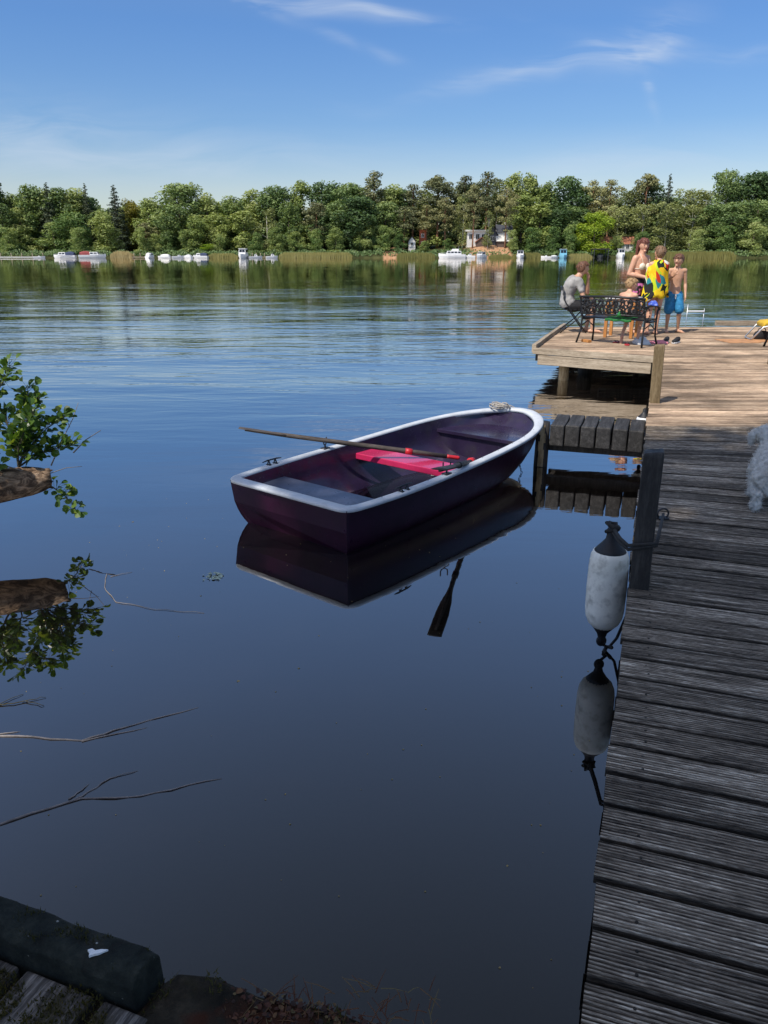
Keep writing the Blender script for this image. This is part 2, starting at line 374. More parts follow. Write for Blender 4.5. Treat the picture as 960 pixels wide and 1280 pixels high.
def water_mat():
    m,k,out=new_mat('lake water'); p=k.n('ShaderNodeNewGeometry').outputs['Position']
    sx=k.n('ShaderNodeSeparateXYZ'); k.l(p,sx.inputs[0]); y=sx.outputs[1]
    # ripples: long crests across the wind, calm in the lee of the near shore
    h1=k.noise(k.map(p,(.55,1.9,1),rot=(0,0,R(6))),1.0,4,.5,.6)
    h2=k.noise(k.map(p,(1.5,4.6,1),rot=(0,0,R(-8))),1.0,3,.5,.4)
    h3=k.noise(k.map(p,(.12,.40,1)),1.0,3,.5,.5)
    patch=k.rng(k.noise(k.map(p,(.10,.16,1)),1.0,3,.5),.35,.65,.45,1.25)
    amp=k.math('ADD',k.rng(y,4.5,8.5,.010,.13),k.rng(y,8.5,15.0,0,.27))
    amp=k.math('MULTIPLY',k.math('MULTIPLY',amp,patch),k.rng(y,24,70,1,.16))
    h=k.math('ADD',k.math('ADD',k.math('MULTIPLY',h1,.6),k.math('MULTIPLY',h2,.22)),k.math('MULTIPLY',h3,1.6))
    h=k.math('MULTIPLY',h,amp)
    bm=k.bump(h,1.0,.085)
    gl=k.n('ShaderNodeBsdfGlossy',i_Roughness=.012); gl.inputs[0].default_value=(1,.968,.93,1); k.l(bm,gl.inputs['Normal'])
    tr=k.n('ShaderNodeBsdfTransparent'); tr.inputs[0].default_value=(.30,.265,.25,1)
    df=k.n('ShaderNodeBsdfDiffuse'); df.inputs[0].default_value=(.0055,.0048,.0046,1)
    body=k.n('ShaderNodeMixShader',i_0=.55); k.l(tr.outputs[0],body.inputs[1]); k.l(df.outputs[0],body.inputs[2])
    fr=k.n('ShaderNodeLayerWeight',i_Blend=.5); k.l(bm,fr.inputs['Normal'])
    f=k.math('ADD',k.math('MULTIPLY',k.math('POWER',fr.outputs['Facing'],1.68),.95),.025,clamp=True)
    mx=k.n('ShaderNodeMixShader'); k.l(f,mx.inputs[0]); k.l(body.outputs[0],mx.inputs[1]); k.l(gl.outputs[0],mx.inputs[2])
    k.l(mx.outputs[0],out.inputs[0]); return m
M['water']=water_mat()

# ------------------------------------------------------------------ camera, sun, sky
cam=bpy.data.objects.new('camera',bpy.data.cameras.new('camera')); COL.objects.link(cam); SC.camera=cam
cam.data.sensor_fit='VERTICAL'; cam.data.sensor_height=36; cam.data.lens=36*962/1280
cam.data.clip_start=.05; cam.data.clip_end=3000
cam.location=(0,0,2.0); cam.rotation_euler=(R(90-18.667),0,0)
sun=bpy.data.objects.new('sun',bpy.data.lights.new('sun','SUN')); COL.objects.link(sun)
sun.data.energy=4.8; sun.data.angle=R(.5); sun.data.color=(1,.945,.86)
sv=SUN_DIR*math.cos(SUN_EL)+V((0,0,math.sin(SUN_EL)))
sun.rotation_euler=sv.to_track_quat('Z','Y').to_euler(); sun.location=(-20,-20,40)
def make_world():
    w=bpy.data.worlds.new('World'); SC.world=w; w.use_nodes=True; k=NT(w.node_tree); w.node_tree.nodes.clear()
    out=k.n('ShaderNodeOutputWorld'); bg=k.n('ShaderNodeBackground'); k.l(bg.outputs[0],out.inputs[0]); bg.inputs[1].default_value=.10
    sky=k.n('ShaderNodeTexSky',sky_type='NISHITA',sun_disc=False,sun_elevation=SUN_EL,altitude=40,air_density=1.0,dust_density=.45,ozone_density=2.6)
    sky.sun_rotation=math.atan2(SUN_DIR.x,SUN_DIR.y)
    d=k.n('ShaderNodeTexCoord').outputs['Generated']; s=k.n('ShaderNodeSeparateXYZ'); k.l(d,s.inputs[0])
    # sky grade by height; unseen zenith raised to brighten and warm the shade
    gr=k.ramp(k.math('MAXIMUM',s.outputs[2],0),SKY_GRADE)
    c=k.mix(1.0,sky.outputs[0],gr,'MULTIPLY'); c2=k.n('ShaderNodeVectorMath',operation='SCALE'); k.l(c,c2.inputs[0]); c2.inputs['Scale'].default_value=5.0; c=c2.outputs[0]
    yy=k.math('MAXIMUM',s.outputs[1],.08)
    px=k.math('DIVIDE',s.outputs[0],yy); pz=k.math('DIVIDE',s.outputs[2],yy)
    cb=k.n('ShaderNodeCombineXYZ'); k.l(px,cb.inputs[0]); k.l(pz,cb.inputs[1]); P=cb.outputs[0]
    wob=k.n('ShaderNodeTexNoise',i_Scale=5.0,i_Detail=3.0); k.l(P,wob.inputs['Vector'])
    wv=k.n('ShaderNodeVectorMath',operation='MULTIPLY_ADD'); k.l(wob.outputs['Color'],wv.inputs[0]); wv.inputs[1].default_value=(.09,.05,0); k.l(P,wv.inputs[2])
    sb=k.n('ShaderNodeVectorMath',operation='SUBTRACT'); k.l(wv.outputs[0],sb.inputs[0]); sb.inputs[1].default_value=(.045,.025,0); Q=sb.outputs[0]
    st=[k.rng(k.noise(k.map(Q,(5,32,1),rot=(0,0,r_)),1.0,4,.62,.6),.38,.70,.05,1) for r_ in (R(-4),R(18))]
    tot=[None,None]
    for (cx,cz,a,w_,h_,dens,ns) in CIRRUS:
        # cirrus streak: long axis w_, short axis h_, tilted by a
        q=k.map(Q,loc=(-cx,-cz,0)); q=k.map(q,rot=(0,0,-a))
        e=k.n('ShaderNodeVectorMath',operation='MULTIPLY'); k.l(q,e.inputs[0]); e.inputs[1].default_value=(1/w_,1/h_,0)
        ln=k.n('ShaderNodeVectorMath',operation='DOT_PRODUCT'); k.l(e.outputs[0],ln.inputs[0]); k.l(e.outputs[0],ln.inputs[1])
        g=k.math('MULTIPLY',k.math('POWER',2.718,k.math('MULTIPLY',ln.outputs['Value'],-1)),dens)
        i=1 if a>.1 else 0
        tot[i]=g if tot[i] is None else k.math('ADD',tot[i],g)
    total=k.math('ADD',k.math('MULTIPLY',tot[0],st[0]),k.math('MULTIPLY',tot[1],st[1]))
    total=k.math('MINIMUM',total,.85)
    c=k.mix(total,c,CLOUD_COL)
    k.l(c,bg.inputs[0])
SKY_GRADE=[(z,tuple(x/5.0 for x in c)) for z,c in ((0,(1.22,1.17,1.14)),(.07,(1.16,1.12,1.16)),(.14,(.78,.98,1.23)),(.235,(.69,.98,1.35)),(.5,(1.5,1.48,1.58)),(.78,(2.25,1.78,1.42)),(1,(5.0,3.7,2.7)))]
CLOUD_COL=(6.6,7.4,8.6)
CIRRUS=[]
CIRRUS=[(-.10,.262,-.10,.13,.010,0.44,5),(.0,.257,-.14,.07,.006,0.39,6),(-.16,.266,-.35,.06,.006,0.27,7),
 (.17,.196,.20,.12,.011,0.39,5),(.275,.213,.15,.055,.012,0.55,6),(.226,.222,-.35,.05,.007,0.47,7),(.293,.19,-1.15,.035,.006,0.39,7),(.305,.228,.5,.05,.022,0.36,7),
 (-.42,.135,-.06,.20,.030,0.34,3),(-.30,.105,.0,.35,.022,0.22,3),(.30,.102,.08,.20,.020,0.26,4),(.0,.208,-.3,.025,.006,0.24,8),(-.056,.223,-.4,.02,.006,0.27,8),(.42,.216,.05,.10,.008,0.20,5),(-.07,.163,-.1,.08,.008,0.12,5)]
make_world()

# ------------------------------------------------------------------ lake, bed, ground
mb=MB(); mb.add([(-600,-30,0),(600,-30,0),(600,286,0),(-600,286,0)],[(0,1,2,3)]); tag(mb.build('lake_water',M['water']),kind='structure')
mb=MB(); mb.add([(-600,-30,-.75),(600,-30,-.75),(600,286,-.75),(-600,286,-.75)],[(0,1,2,3)]); tag(mb.build('lake_bed',M['bed']),kind='structure')
# far bank
def bank_z(x,y):
    t=y-280-1.2*MN.noise(V((x*.05,3,0)))
    z=-.6+1.5*smooth(-1,3,t)+smooth(3,60,t)*3.2+.25*MN.noise(V((x*.2,y*.2,0)))
    z+=3.4*math.exp(-((x-38)/14)**2)*smooth(2,9,t)+1.4*math.exp(-((x-3)/6)**2)*smooth(2,7,t)
    return z
mb=MB(); xs=[-600,-300]+[-200+i*4 for i in range(101)]+[300,600]; ys=[278,279,280,281,282,283.5,285,287,289,292,296,302,310,325,345,420,700]
vs=[(x,y,bank_z(x,y)) for y in ys for x in xs]; n=len(xs)
mb.add(vs,[(j*n+i,j*n+i+1,(j+1)*n+i+1,(j+1)*n+i) for j in range(len(ys)-1) for i in range(n-1)])
tag(mb.build('far_bank',M['bank'],sm=True),kind='structure')
# near shore under the photographer
edge=[(-40,14),(-14,5.0),(-7,3.0),(-3,1.9),(-1.5,1.52),(-.9,1.30),(-.50,1.24),(-.44,1.275),(-.37,1.268),(-.27,1.238),(-.18,1.222),(-.10,1.205),(.0,1.165),(.16,1.08),(.3,.95),(1.5,.25),(4,-.6),(12,-1.5),(40,-3)]
mb=MB(); rows=[]
for dz,k in ((-.8,.05),(.25,.01),(.47,.0),(.497,-.02),(.503,-.06),(.505,-.2),(.45,-.8),(.45,-3),(.5,-9),(.8,-40)):
    rows.append([(x+.25*k,y+k,dz+(.015*MN.noise(V((x*6,k*8,1)))+.032*math.exp(-((x+.40)/.09)**2) if dz>.3 else 0)) for x,y in edge])
n=len(edge); mb.add([p for r in rows for p in r],[(j*n+i,(j+1)*n+i,(j+1)*n+i+1,j*n+i+1)[::-1] for j in range(len(rows)-1) for i in range(n-1)])
tag(mb.build('shore_ground',M['soil'],sm=True),kind='structure')

# ------------------------------------------------------------------ jetty
jetty=thing('jetty','long weathered plank jetty running out to a wider bathing platform on the right','jetty')
def board(mb,A0,A1,B0,B1,z,th,ng,dep,tint,gi,nst=6):
    prof=[(0,-.007),(.025,0)]
    if ng:
        for k in range(ng):
            c=(k+.5)/ng; w=.30/ng
            if .03<c<.97: prof+=[(c-w,0),(c-w*.45,-dep),(c+w*.45,-dep),(c+w,0)]
    prof+=[(.98,0),(1,-.006),(1,-th),(0,-th)]
    L=(B0-A0).length; Wd=(A1-A0).length; rings=[]; gr=[]
    tw=U(-.0015,.0015); ph=U(0,50)
    for k in range(nst):
        e=k/(nst-1); a=A0.lerp(B0,e); b=A1.lerp(B1,e); ring=[]
        dz=.0022*MN.noise(V((ph,e*3,0)))
        for t,d in prof:
            p=a.lerp(b,t); p.z=z+d+dz+tw*(t-.5)*2; ring.append(p); gr.append((e*L+gi*1.7,t*Wd+gi*3.71,d))
        rings.append(ring)
    n=len(prof); o=[p for r in rings for p in r]; fs=[]
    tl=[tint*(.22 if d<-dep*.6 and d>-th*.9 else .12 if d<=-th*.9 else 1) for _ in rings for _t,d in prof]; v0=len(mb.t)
    for i in range(nst-1):
        for k in range(n): a=i*n+k; b=i*n+(k+1)%n; fs.append((a,b,b+n,a+n))
    fs+=[tuple(range(n-1,-1,-1)),tuple((nst-1)*n+k for k in range(n))]
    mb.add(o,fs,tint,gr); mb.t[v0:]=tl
near=MB(); mid=MB(); far=MB()
PIT=.149; JW=1.62
def fan(s): return TH*smooth(4.4,8.19,s)
nb=int(8.3/PIT)
for i in range(-2,nb):
    s0=i*PIT+.010; s1=(i+1)*PIT-.010-(U(0,.005)); j0=U(-.009,.006)
    def rt(s): a=fan(s); return J(JW/math.cos(a)*math.cos(a)+0, s+JW*math.tan(a))
    A0,A1=J(j0,s0),J(j0+U(-.003,.003),s1); B0,B1=rt(i*PIT+.010+U(-.002,.002)),rt((i+1)*PIT-.010-U(0,.004))
    tint=U(.68,1.18)*(1 if random.random()<.88 else .7)
    s=i*PIT; z=DECK+U(-.0025,.0025)
    board(near if s<7.2 else mid,A0,A1,B0,B1,z,.03,11 if s<4 else (8 if s<6 else 5),.006,tint,i)
    if s<5.5:
        for rr in (.10,.80,1.5):
            for e in (.25,.75):
                p=J(rr+U(-.006,.006),s0+(s1-s0)*e); near.tube([(p.x,p.y,z-.001),(p.x,p.y,z+.0012)],.0042,7,tint=.12)
# platform boards lie square to the lake
FL,TIP,BL=V((2.51,12.78,0)),V((4.05,11.72,0)),V((3.88,16.75,0))
Y0=J(0,nb*PIT).y+.004; ny=int((16.7-Y0)/PIT)
for i in range(ny):
    y0=Y0+i*PIT+.007; y1=y0+PIT-.015
    def lx(y):
        if y<TIP.y: return J(0,0).x+ y*math.tan(TH)
        if y<FL.y: return lerp(TIP.x,FL.x,(y-TIP.y)/(FL.y-TIP.y))
        return lerp(FL.x,BL.x,(y-FL.y)/(BL.y-FL.y))
    def rx(y): return (y*math.tan(TH)+JW/math.cos(TH)) if y<11.78 else 10.5
    tint=U(.58,1.16)
    board(far,V((lx(y0)+U(-.004,.004),y0,0)),V((lx(y1),y1,0)),V((rx(y0),y0,0)),V((rx(y1),y1,0)),DECK+U(-.003,.003),.03,4,.004,tint,i+100,9)
near.build('decking',M['deck'],jetty); mid.build('decking',M['deck_far'],jetty); far.build('platform_decking',M['deck_far'],jetty)
# bearers and piles
mb=MB(); 
for r in (.10,.8,1.5):
    a,b=J(r,-.6,.385),J(r,10.6,.385); mb.box((a+b)/2,(.09,(b-a).length,.165),rotz(-TH))
mb.build('bearer',M['dark_wood'],jetty,world=False,bevel=.004)
mb=MB()
for y in (11.9,13.6,15.2,16.4): mb.box((6.9,y,.385),(6.2,.10,.165))
mb.build('platform_bearer',M['dark_wood'],jetty)
for r,s in ((.11,1.9),(1.5,1.9),(.11,6.2),(1.5,6.2),(1.5,3.6),(.13,10.4),(1.5,10.4)):
    p=J(r,s); MB().tube([(p.x,p.y,-.9),(p.x,p.y,.30)],[.075,.07],12).build('pile',M['dark_wood'],jetty,sm=True)
for (x,y,m_,rr) in ((2.95,12.72,'pile',.085),(3.52,13.55,'dark_wood',.125),(4.75,14.6,'dark_wood',.06),(4.2,16.3,'dark_wood',.09),(8.2,16.3,'dark_wood',.09),(8.2,12.2,'dark_wood',.09),(4.3,12.1,'dark_wood',.08)):
    MB().tube([(x,y,-.9),(x+.01,y,-.2),(x,y,.31 if rr<.1 else .29)],[rr*1.06,rr,rr*.97],14).build('pile',M[m_],jetty,sm=True)
# skewed front of the platform: edge board, pale fascia beam; side rails
def beam(a,b,w,h,z,name,m_,extra=0,tint=1,bev=.006):
    a,b=V(a),V(b); d=b-a; L=d.length+2*extra; ang=math.atan2(d.y,d.x)
    o=MB(); vs=[]; nseg=10
    root=MB()
    rings=[]
    for k in range(nseg+1):
        e=(k/nseg-.5)*L; j=.006*MN.noise(V((e*2,z*9,w*50)))
        rings.append([V((e,-w/2+j,-h/2+j)),V((e,w/2+j,-h/2)),V((e,w/2+j,h/2+j)),V((e,-w/2+j,h/2+j))])
    root.loft(rings)
    ob=root.build(name,M[m_],jetty,bevel=bev); c=(a+b)/2; ob.location=(c.x,c.y,z); ob.rotation_euler=(0,0,ang); return ob
nrm=V((-.567,-.824,0))
beam(FL+nrm*.035,TIP+nrm*.035,.075,.095,.470,'edge_board','fascia',.05)
beam(FL+nrm*.02+V((.03,-.04,0)),TIP+nrm*.02,.09,.155,.335,'fascia_beam','fascia',.0)
beam(FL+V((-.05,.02,0)),BL+V((-.05,0,0)),.07,.13,.505,'edge_board','fascia',.02)
beam(FL+V((.03,.06,0)),BL+V((.03,0,0)),.09,.15,.375,'platform_bearer','dark_wood',0)
beam((7.05,16.78,0),(8.9,16.78,0),.10,.10,.565,'kerb_beam','fascia')
beam((4.0,16.72,0),(10.4,16.72,0),.06,.16,.38,'platform_bearer','dark_wood')
MB().box((0,0,0),(.05,.16,.01)).build('board_patch',M['orange_wood'],jetty).location=(3.62,13.83,DECK+.012)
mb=MB()
for k in range(4):
    y=13.07+.149*k; mb.box((6.0+.28+.1*k,y+.6,DECK+.006),(.55+.22*k,.134,.008),tint=U(.8,1.1))
mb.build('new_boards',mat('fresh orange tinted boards',(.50,.25,.11),.8,.3,6,.3,60),jetty)
# posts
def post(name,label,p,w,top,m_,bot=-.9,lean=(0,0)):
    t=thing(name,label,'post',(p.x,p.y,0),-TH)
    mb=MB(); rings=[]
    for k,z in enumerate((bot,.2,DECK,DECK+.25,top-.02,top)):
        h=w/2*(1 if k<5 else .93); j=.004*MN.noise(V((p.x,z*3,1)))
        lx,ly=lean[0]*(z-DECK),lean[1]*(z-DECK)
        rings.append([V((sx*h+j+lx,sy*h+j+ly,z+(.006*sx if k==5 else 0))) for sx,sy in ((-1,-1),(1,-1),(1,1),(-1,1))])
    mb.loft(rings); mb.build('shaft',M[m_],t,bevel=.007); return t
post('mooring_post','thick dark square post on the jetty edge beside the hanging grey fender',J(.045,3.55),.088,1.16,'dark_wood')
post('mooring_post','brown weathered post at the jetty corner in front of the platform',J(.055,8.52),.105,1.10,'post',lean=(-.02,0))
post('mooring_post','thick tan post cut off by the right edge of the photo',J(1.60,12.1),.15,1.02,'post')

# ------------------------------------------------------------------ finger pier
fp=thing('finger_pier','short dark walkway of six thick sleepers reaching from the jetty to the boat bow','pier',J(0,7.4),-TH)
for k in range(6):
    mb=MB(); x=-.87+.145*k+.066; z=.345+U(-.006,.006)
    rings=[]
    for e in (-.02,.18,.36,.535):
        j=U(-.004,.004); rings.append([V((x-.066+j,e,z-.118)),V((x+.066+j,e,z-.118)),V((x+.066+j,e,z+.088)),V((x-.066+j,e,z+.088))])
    mb.loft(rings); mb.build('sleeper',M['sleeper'],fp,bevel=.012,seg=3)
for yy in (.20,.44): mb=MB(); mb.box((-.42,yy,.185),(.98,.07,.10)); mb.build('bearer',M['dark_wood'],fp)
MB().tube([(-.955,.06,-.9),(-.95,.06,0),(-.945,.06,.44)],[.072,.068,.064],12).build('pile',M['dark_wood'],fp,sm=True)
mb=MB()
for k in range(5): mb.box((-.945+U(-.02,.02),-.004,.05+.08*k),(.05,.012,.09),rotz(U(-.2,.2)))
mb.build('peeling_bark',M['pile'],fp)

# ------------------------------------------------------------------ rowing boat (u along, v to starboard)
BA=R(39.3); BO=V((-.68,5.3,0))
boat=thing('rowing_boat','small open rowing boat, dark purple hull with pale rim and pink red seat','rowing boat',BO,-BA+math.pi/2-math.pi/2)
# local: x = starboard (v), y = forward (u)
OUT=[(-.075,.46),(-.072,.54),(-.055,.585),(-.015,.62),(.06,.64),(.4,.67),(.8,.68),(1.2,.675),(1.6,.665),(2.0,.648),(2.3,.625),(2.55,.585),(2.8,.515),(3.0,.425),(3.15,.325),(3.26,.215),(3.33,.105),(3.355,0)]
def sheer(u): return .365+.10*max(0,min(1,u/3.3))**2
def hb(u):
    if u<.06: return .632+.01*u
    for (a,b),(c,d) in zip(OUT[4:],OUT[5:]):
        if a<=u<=c: return lerp(b,d,(u-a)/(c-a))
    return .6 if u<0 else 0
def keel(u): return -.12 if u<1.7 else lerp(-.12,.43,((u-1.7)/1.58)**2.3)
def section(u,off,zk,m=15):
    b=max(.004,hb(u)-off); zt=sheer(u)-.012; pts=[]
    for k in range(m*2+1):
        a=math.pi*(k/(2*m)); c,s_=math.cos(a),math.sin(a)
        ex=lerp(.40,.52,smooth(0,1.4,u)) if u<2.2 else lerp(.52,.8,min(1,(u-2.2)/1.0))
        y=b*math.copysign(abs(c)**ex,c); d=abs(s_)**lerp(.46,.62,smooth(0,1.4,u))
        flare=1-.13*d*(1-.5*abs(c))
        rk=.36*(zt-zk)*d**2.4*max(0,1-max(0,u)/1.3)
        pts.append(V((y*flare*(1-.05*d*max(0,1-max(0,u)/1.3)),u+rk,zt-(zt-zk)*d)))
    return pts
st=[-.02,.1,.3,.6,.9,1.2,1.5,1.8,2.05,2.3,2.5,2.7,2.85,3.0,3.1,3.2,3.265,3.285]
mb=MB(); rings=[section(u,.035,keel(u)) for u in st]
n=len(rings[0]); mb.add([p for r in rings for p in r],[(i*n+k,i*n+k+1,(i+1)*n+k+1,(i+1)*n+k) for i in range(len(st)-1) for k in range(n-1)])
mb.build('hull',M['hull'],boat,sm=True)
mb=MB(); r=section(-.02,.035,keel(0)); mb.add([(p.x,p.y-.03*(1 if p.z<.2 else 1),p.z) for p in r]+[(p.x,p.y,p.z) for p in r],[tuple(range(n))]+[(k,k+1,n+k+1,n+k) for k in range(n-1)]); mb.build('transom',M['hull'],boat,bevel=.008)
mb=MB(); ri=[section(u,.075,keel(u)+.06) for u in [.03]+st[1:-2]+[3.215]]
n=len(ri[0]); mb.add([p for r in ri for p in r],[(i*n+k,(i+1)*n+k,(i+1)*n+k+1,i*n+k+1) for i in range(len(ri)-1) for k in range(n-1)]+[tuple(range(n))])
mb.build('inner_lining',M['inside'],boat,sm=True)
# pale rim: swept flange round the whole boat
def rim_pt(k):
    return OUT[k]
path=[(0,-.075),(.25,-.075)]+[(v,u) for u,v in OUT]; path=path+[(-v,u) for u,v in reversed(OUT[:-1])]+[(-.25,-.075)]
# refine
fine=[]
for i in range(len(path)):
    p0,p1,p2,p3=[V((*path[(i+d)%len(path)],0)) for d in (-1,0,1,2)]
    for t in (0,.33,.66):
        fine.append(.5*((2*p1)+(p2-p0)*t+(2*p0-5*p1+4*p2-p3)*t*t+(3*p1-p0-3*p2+p3)*t**3))
N=len(fine); rings=[]
for i,p in enumerate(fine):
    t=(fine[(i+1)%N]-fine[i-1]).normalized(); nrm_=V((t.y,-t.x,0)); z=sheer(p.y)
    wi=.070+.040*smooth(2.6,3.3,p.y)+.02*(1-smooth(-.05,.1,p.y))
    prof=[(0,-.022),(.001,-.002),(.008,.004),(.035,.008),(wi-.012,.006),(wi,-.002),(wi,-.03)]
    rings.append([p-nrm_*a+V((0,0,z+b)) for a,b in prof])
m_=len(rings[0]); mb=MB(); mb.add([q for r in rings for q in r],[(i*m_+k,((i+1)%N)*m_+k,((i+1)%N)*m_+(k+1)%m_,i*m_+(k+1)%m_) for i in range(N) for k in range(m_)])
mb.build('gunwale',M['gunwale'],boat,sm=True,)
def bench_plate(u0,u1,z,inset,name,m_,th=.03,lip=0,steps=8):
    mb=MB(); us=[lerp(u0,u1,k/steps) for k in range(steps+1)]
    def hw(u):
        b=max(.01,hb(u)-.075); 
        d=max(0,min(1,(sheer(u)-.012-z)/(sheer(u)-.012-keel(u)-.06)))
        a=math.asin(min(1,d**(1/.62))); ex=.52 if u<2.2 else lerp(.52,.8,min(1,(u-2.2)/1.0))
        return b*math.cos(a)**ex*(1-.13*d)-inset
    top=[V((hw(u),u,z)) for u in us]+[V((-hw(u),u,z)) for u in reversed(us)]
    n=len(top); bot=[p-V((0,0,th)) for p in top]
    mb.add(top+bot,[tuple(range(n)),tuple(range(2*n-1,n-1,-1))]+[(k,n+k,n+(k+1)%n,(k+1)%n) for k in range(n)])
    return mb.build(name,M[m_],boat,bevel=.008,seg=3)
bench_plate(.16,.50,.265,-.004,'stern_seat','stern_seat',.03)
bench_plate(1.38,1.64,.285,-.004,'thwart','red_seat',.055,steps=2)
bench_plate(2.52,3.12,.325,-.004,'bow_seat','inside',.035,steps=14)
# bow locker front face closing below the bow seat, follows the hull
b=MB(); r=section(2.56,.078,keel(2.56)+.062); r=[p for p in r if p.z<.292]; r=[V((p.x,2.56,p.z)) for p in r]
if r: b.add([V((r[0].x,2.56,.292))]+r+[V((r[-1].x,2.56,.292))],[tuple(range(len(r)+2))]); b.build('bow_locker',M['inside'],boat,solid=.012)
def cleat(u,side,name='cleat'):
    mb=MB(); v=side*(hb(u)-.035); z=sheer(u)+.006
    mb.tube([(v,u-.10,z+.034),(v,u-.05,z+.04),(v,u+.05,z+.04),(v,u+.10,z+.034)],[.004,.0065,.0065,.004],8,True)
    for d in (-.035,.035): mb.tube([(v-.012,u+d-.006,z),(v,u+d,z+.04)],.0055,6); mb.tube([(v+.012,u+d+.006,z),(v,u+d,z+.04)],.0055,6); mb.box((v,u+d,z+.003),(.045,.022,.006))
    return mb.build(name,M['iron'],boat,sm=True)
cleat(.42,-1); cleat(.52,1)
def rowlock(u,side,ang=0):
    mb=MB(); v=side*(hb(u)-.035); z=sheer(u)+.006
    mb.box((v,u,z+.004),(.05,.07,.010)); mb.tube([(v,u,z),(v,u,z+.035)],.007,8)
    rot=rotz(ang); pts=[]
    for k in range(11):
        a=R(200+140*k/10) if False else math.pi*(1.0+k/10*1.0)
        pts.append(rot@V((0,math.cos(a)*.030,.062+math.sin(a)*.030))+V((v,u,z)))
    pts=[pts[0]+V((0,0,.030))]+pts+[pts[-1]+V((0,0,.030))]
    mb.tube(pts,.0055,8,True); return mb.build('rowlock',M['iron'],boat,sm=True)
rowlock(1.05,-1,R(20)); rowlock(1.05,1,R(-35))
MB().tube([(0,3.30,.36),(0.01,3.29,.36)],.012,8).build('bow_ring',M['iron'],boat)
for k in range(11):
    u=.3+k*.26; mb=MB(); mb.ball((hb(u)-.045,u,sheer(u)+.007),(.006,.006,.002),6,4); mb.build('rivet',M['iron'],boat)

def oar(name,label,a,b,roll,reach_a,blade=.46,gr=1.0):
    """a = handle end, b = blade end (world)"""
    a,b=V(a),V(b); d=(b-a); L=d.length; t=thing(name,label,'oar',a)
    q=d.to_track_quat('X','Z').to_matrix()@Matrix.Rotation(roll,3,'X')
    def W(p): return q@V(p)
    mb=MB(); mb.tube([W((.11,0,0)),W((.45,0,0)),W((L-blade,0,0)),W((L-.05,0,0))],[.019,.0225,.0195,.010],12); mb.build('shaft',M['oar'],t,sm=True)
    mb=MB(); mb.tube([W((-.004,0,0)),W((.012,0,0)),W((.09,0,0)),W((.112,0,0))],[.013*gr,.018*gr,.0165*gr,.019*gr],12); mb.build('grip',M['red_plastic'],t,sm=True)
    mb=MB(); mb.tube([W((reach_a-.03,0,0)),W((reach_a+.03,0,0))],[.027,.027],12); mb.build('collar',M['red_plastic'] if reach_a<.6 else M['rubber'],t,sm=True)
    mb=MB(); rings=[]
    for e in (0,.15,.35,.6,.85,1):
        w=lerp(.018,.054,smooth(0,.55,e)); h=lerp(.017,.006,smooth(0,.5,e)); x=L-blade+blade*e; c=.012*math.sin(e*1.6)
        rings.append([W((x,w*math.cos(2*math.pi*k/10),h*math.sin(2*math.pi*k/10)+c)) for k in range(10)])
    mb.loft(rings); mb.build('blade',M['oar'],t,sm=True); return t
oar('oar','long grey oar with red grip lying across the far side of the rowing boat',(.66,6.56,.285),(-1.24,6.46,.565),R(4),.45,.42)
oar('oar','foreshortened oar with red grip resting in the near rowlock of the rowing boat',(.745,6.27,.335),(.362,4.97,.61),R(0),.62,.62,1.75)

# mooring line and chain at the bow
def W_boat(u,v,z): return V((BO.x+u*math.sin(BA)+v*math.cos(BA),BO.y+u*math.cos(BA)-v*math.sin(BA),z))
t=thing('mooring_rope','small coil of pale rope heaped on the bow rim of the rowing boat','rope',W_boat(3.18,-.18,.47))
mb=MB(); pts=[]
for k in range(90):
    a=k*.52; r=.055+.03*math.sin(k*.37); pts.append(V((r*math.cos(a)*1.3,r*math.sin(a),.012+.012*(k%9)/3+.012*math.sin(k*1.3))))
mb.tube(pts,.006,6); mb.tube([(.02,.0,.03),(.12,.05,.02),(.20,.02,-.02),(.27,.05,-.12)],.006,6)
mb.build('coil',M['pale_rope'],t,sm=True)
t=thing('mooring_chain','thin dark chain hanging from the boat bow into the water','chain',W_boat(3.15,.12,.38))
a=W_boat(3.22,.06,.36)-W_boat(3.15,.12,.38); mb=MB(); nl=17
for k in range(nl):
    e=k/(nl-1); p=V((.012*math.sin(k),.01*math.cos(k*2),-.44*e)); pts=[]
    rot=rotz(math.pi/2*(k%2)+.3)
    mb.tube([p+rot@V((.008*math.cos(b),0,.017*math.sin(b))) for b in [2*math.pi*q/8 for q in range(9)]],.0028,5)
mb.build('links',M['iron'],t,sm=True)

# ------------------------------------------------------------------ fenders
def fender(name,label,p,z0,z1,rad,m_,ropeto=None,ringpos=None):
    t=thing(name,label,'fender',(p.x,p.y,z0)); H=z1-z0
    prof=[(.16,.55),(.20,.80),(.25,.94),(.32,1.0),(.50,1.02),(.70,1.0),(.77,.95),(.81,.84)]
    mb=MB(); mb.loft([[V((rad*r*math.cos(2*math.pi*k/28),rad*r*math.sin(2*math.pi*k/28),H*z)) for k in range(28)] for z,r in prof]); mb.build('body',M[m_],t,sm=True)
    for name_,pr in (('top_cap',[(.80,.86),(.83,.70),(.87,.48),(.91,.30),(.95,.26),(.97,.22)]),('bottom_cap',[(.175,.64),(.14,.46),(.10,.28),(.06,.2),(.03,.2),(.0,.14)])):
        mb=MB(); mb.loft([[V((rad*r*math.cos(2*math.pi*k/20)*(1 if r>.4 else 1.0),rad*r*math.sin(2*math.pi*k/20)*(1 if r>.4 else .6),H*z)) for k in range(20)] for z,r in pr]); mb.build(name_,M['rubber'],t,sm=True)
    for z in (.955,.03):
        mb=MB(); mb.tube([(rad*.20*math.cos(2*math.pi*k/14),0,H*z+rad*.24*math.sin(2*math.pi*k/14)) for k in range(15)],rad*.085,7); mb.build('rope_eye',M['rubber'],t,sm=True)
    return t
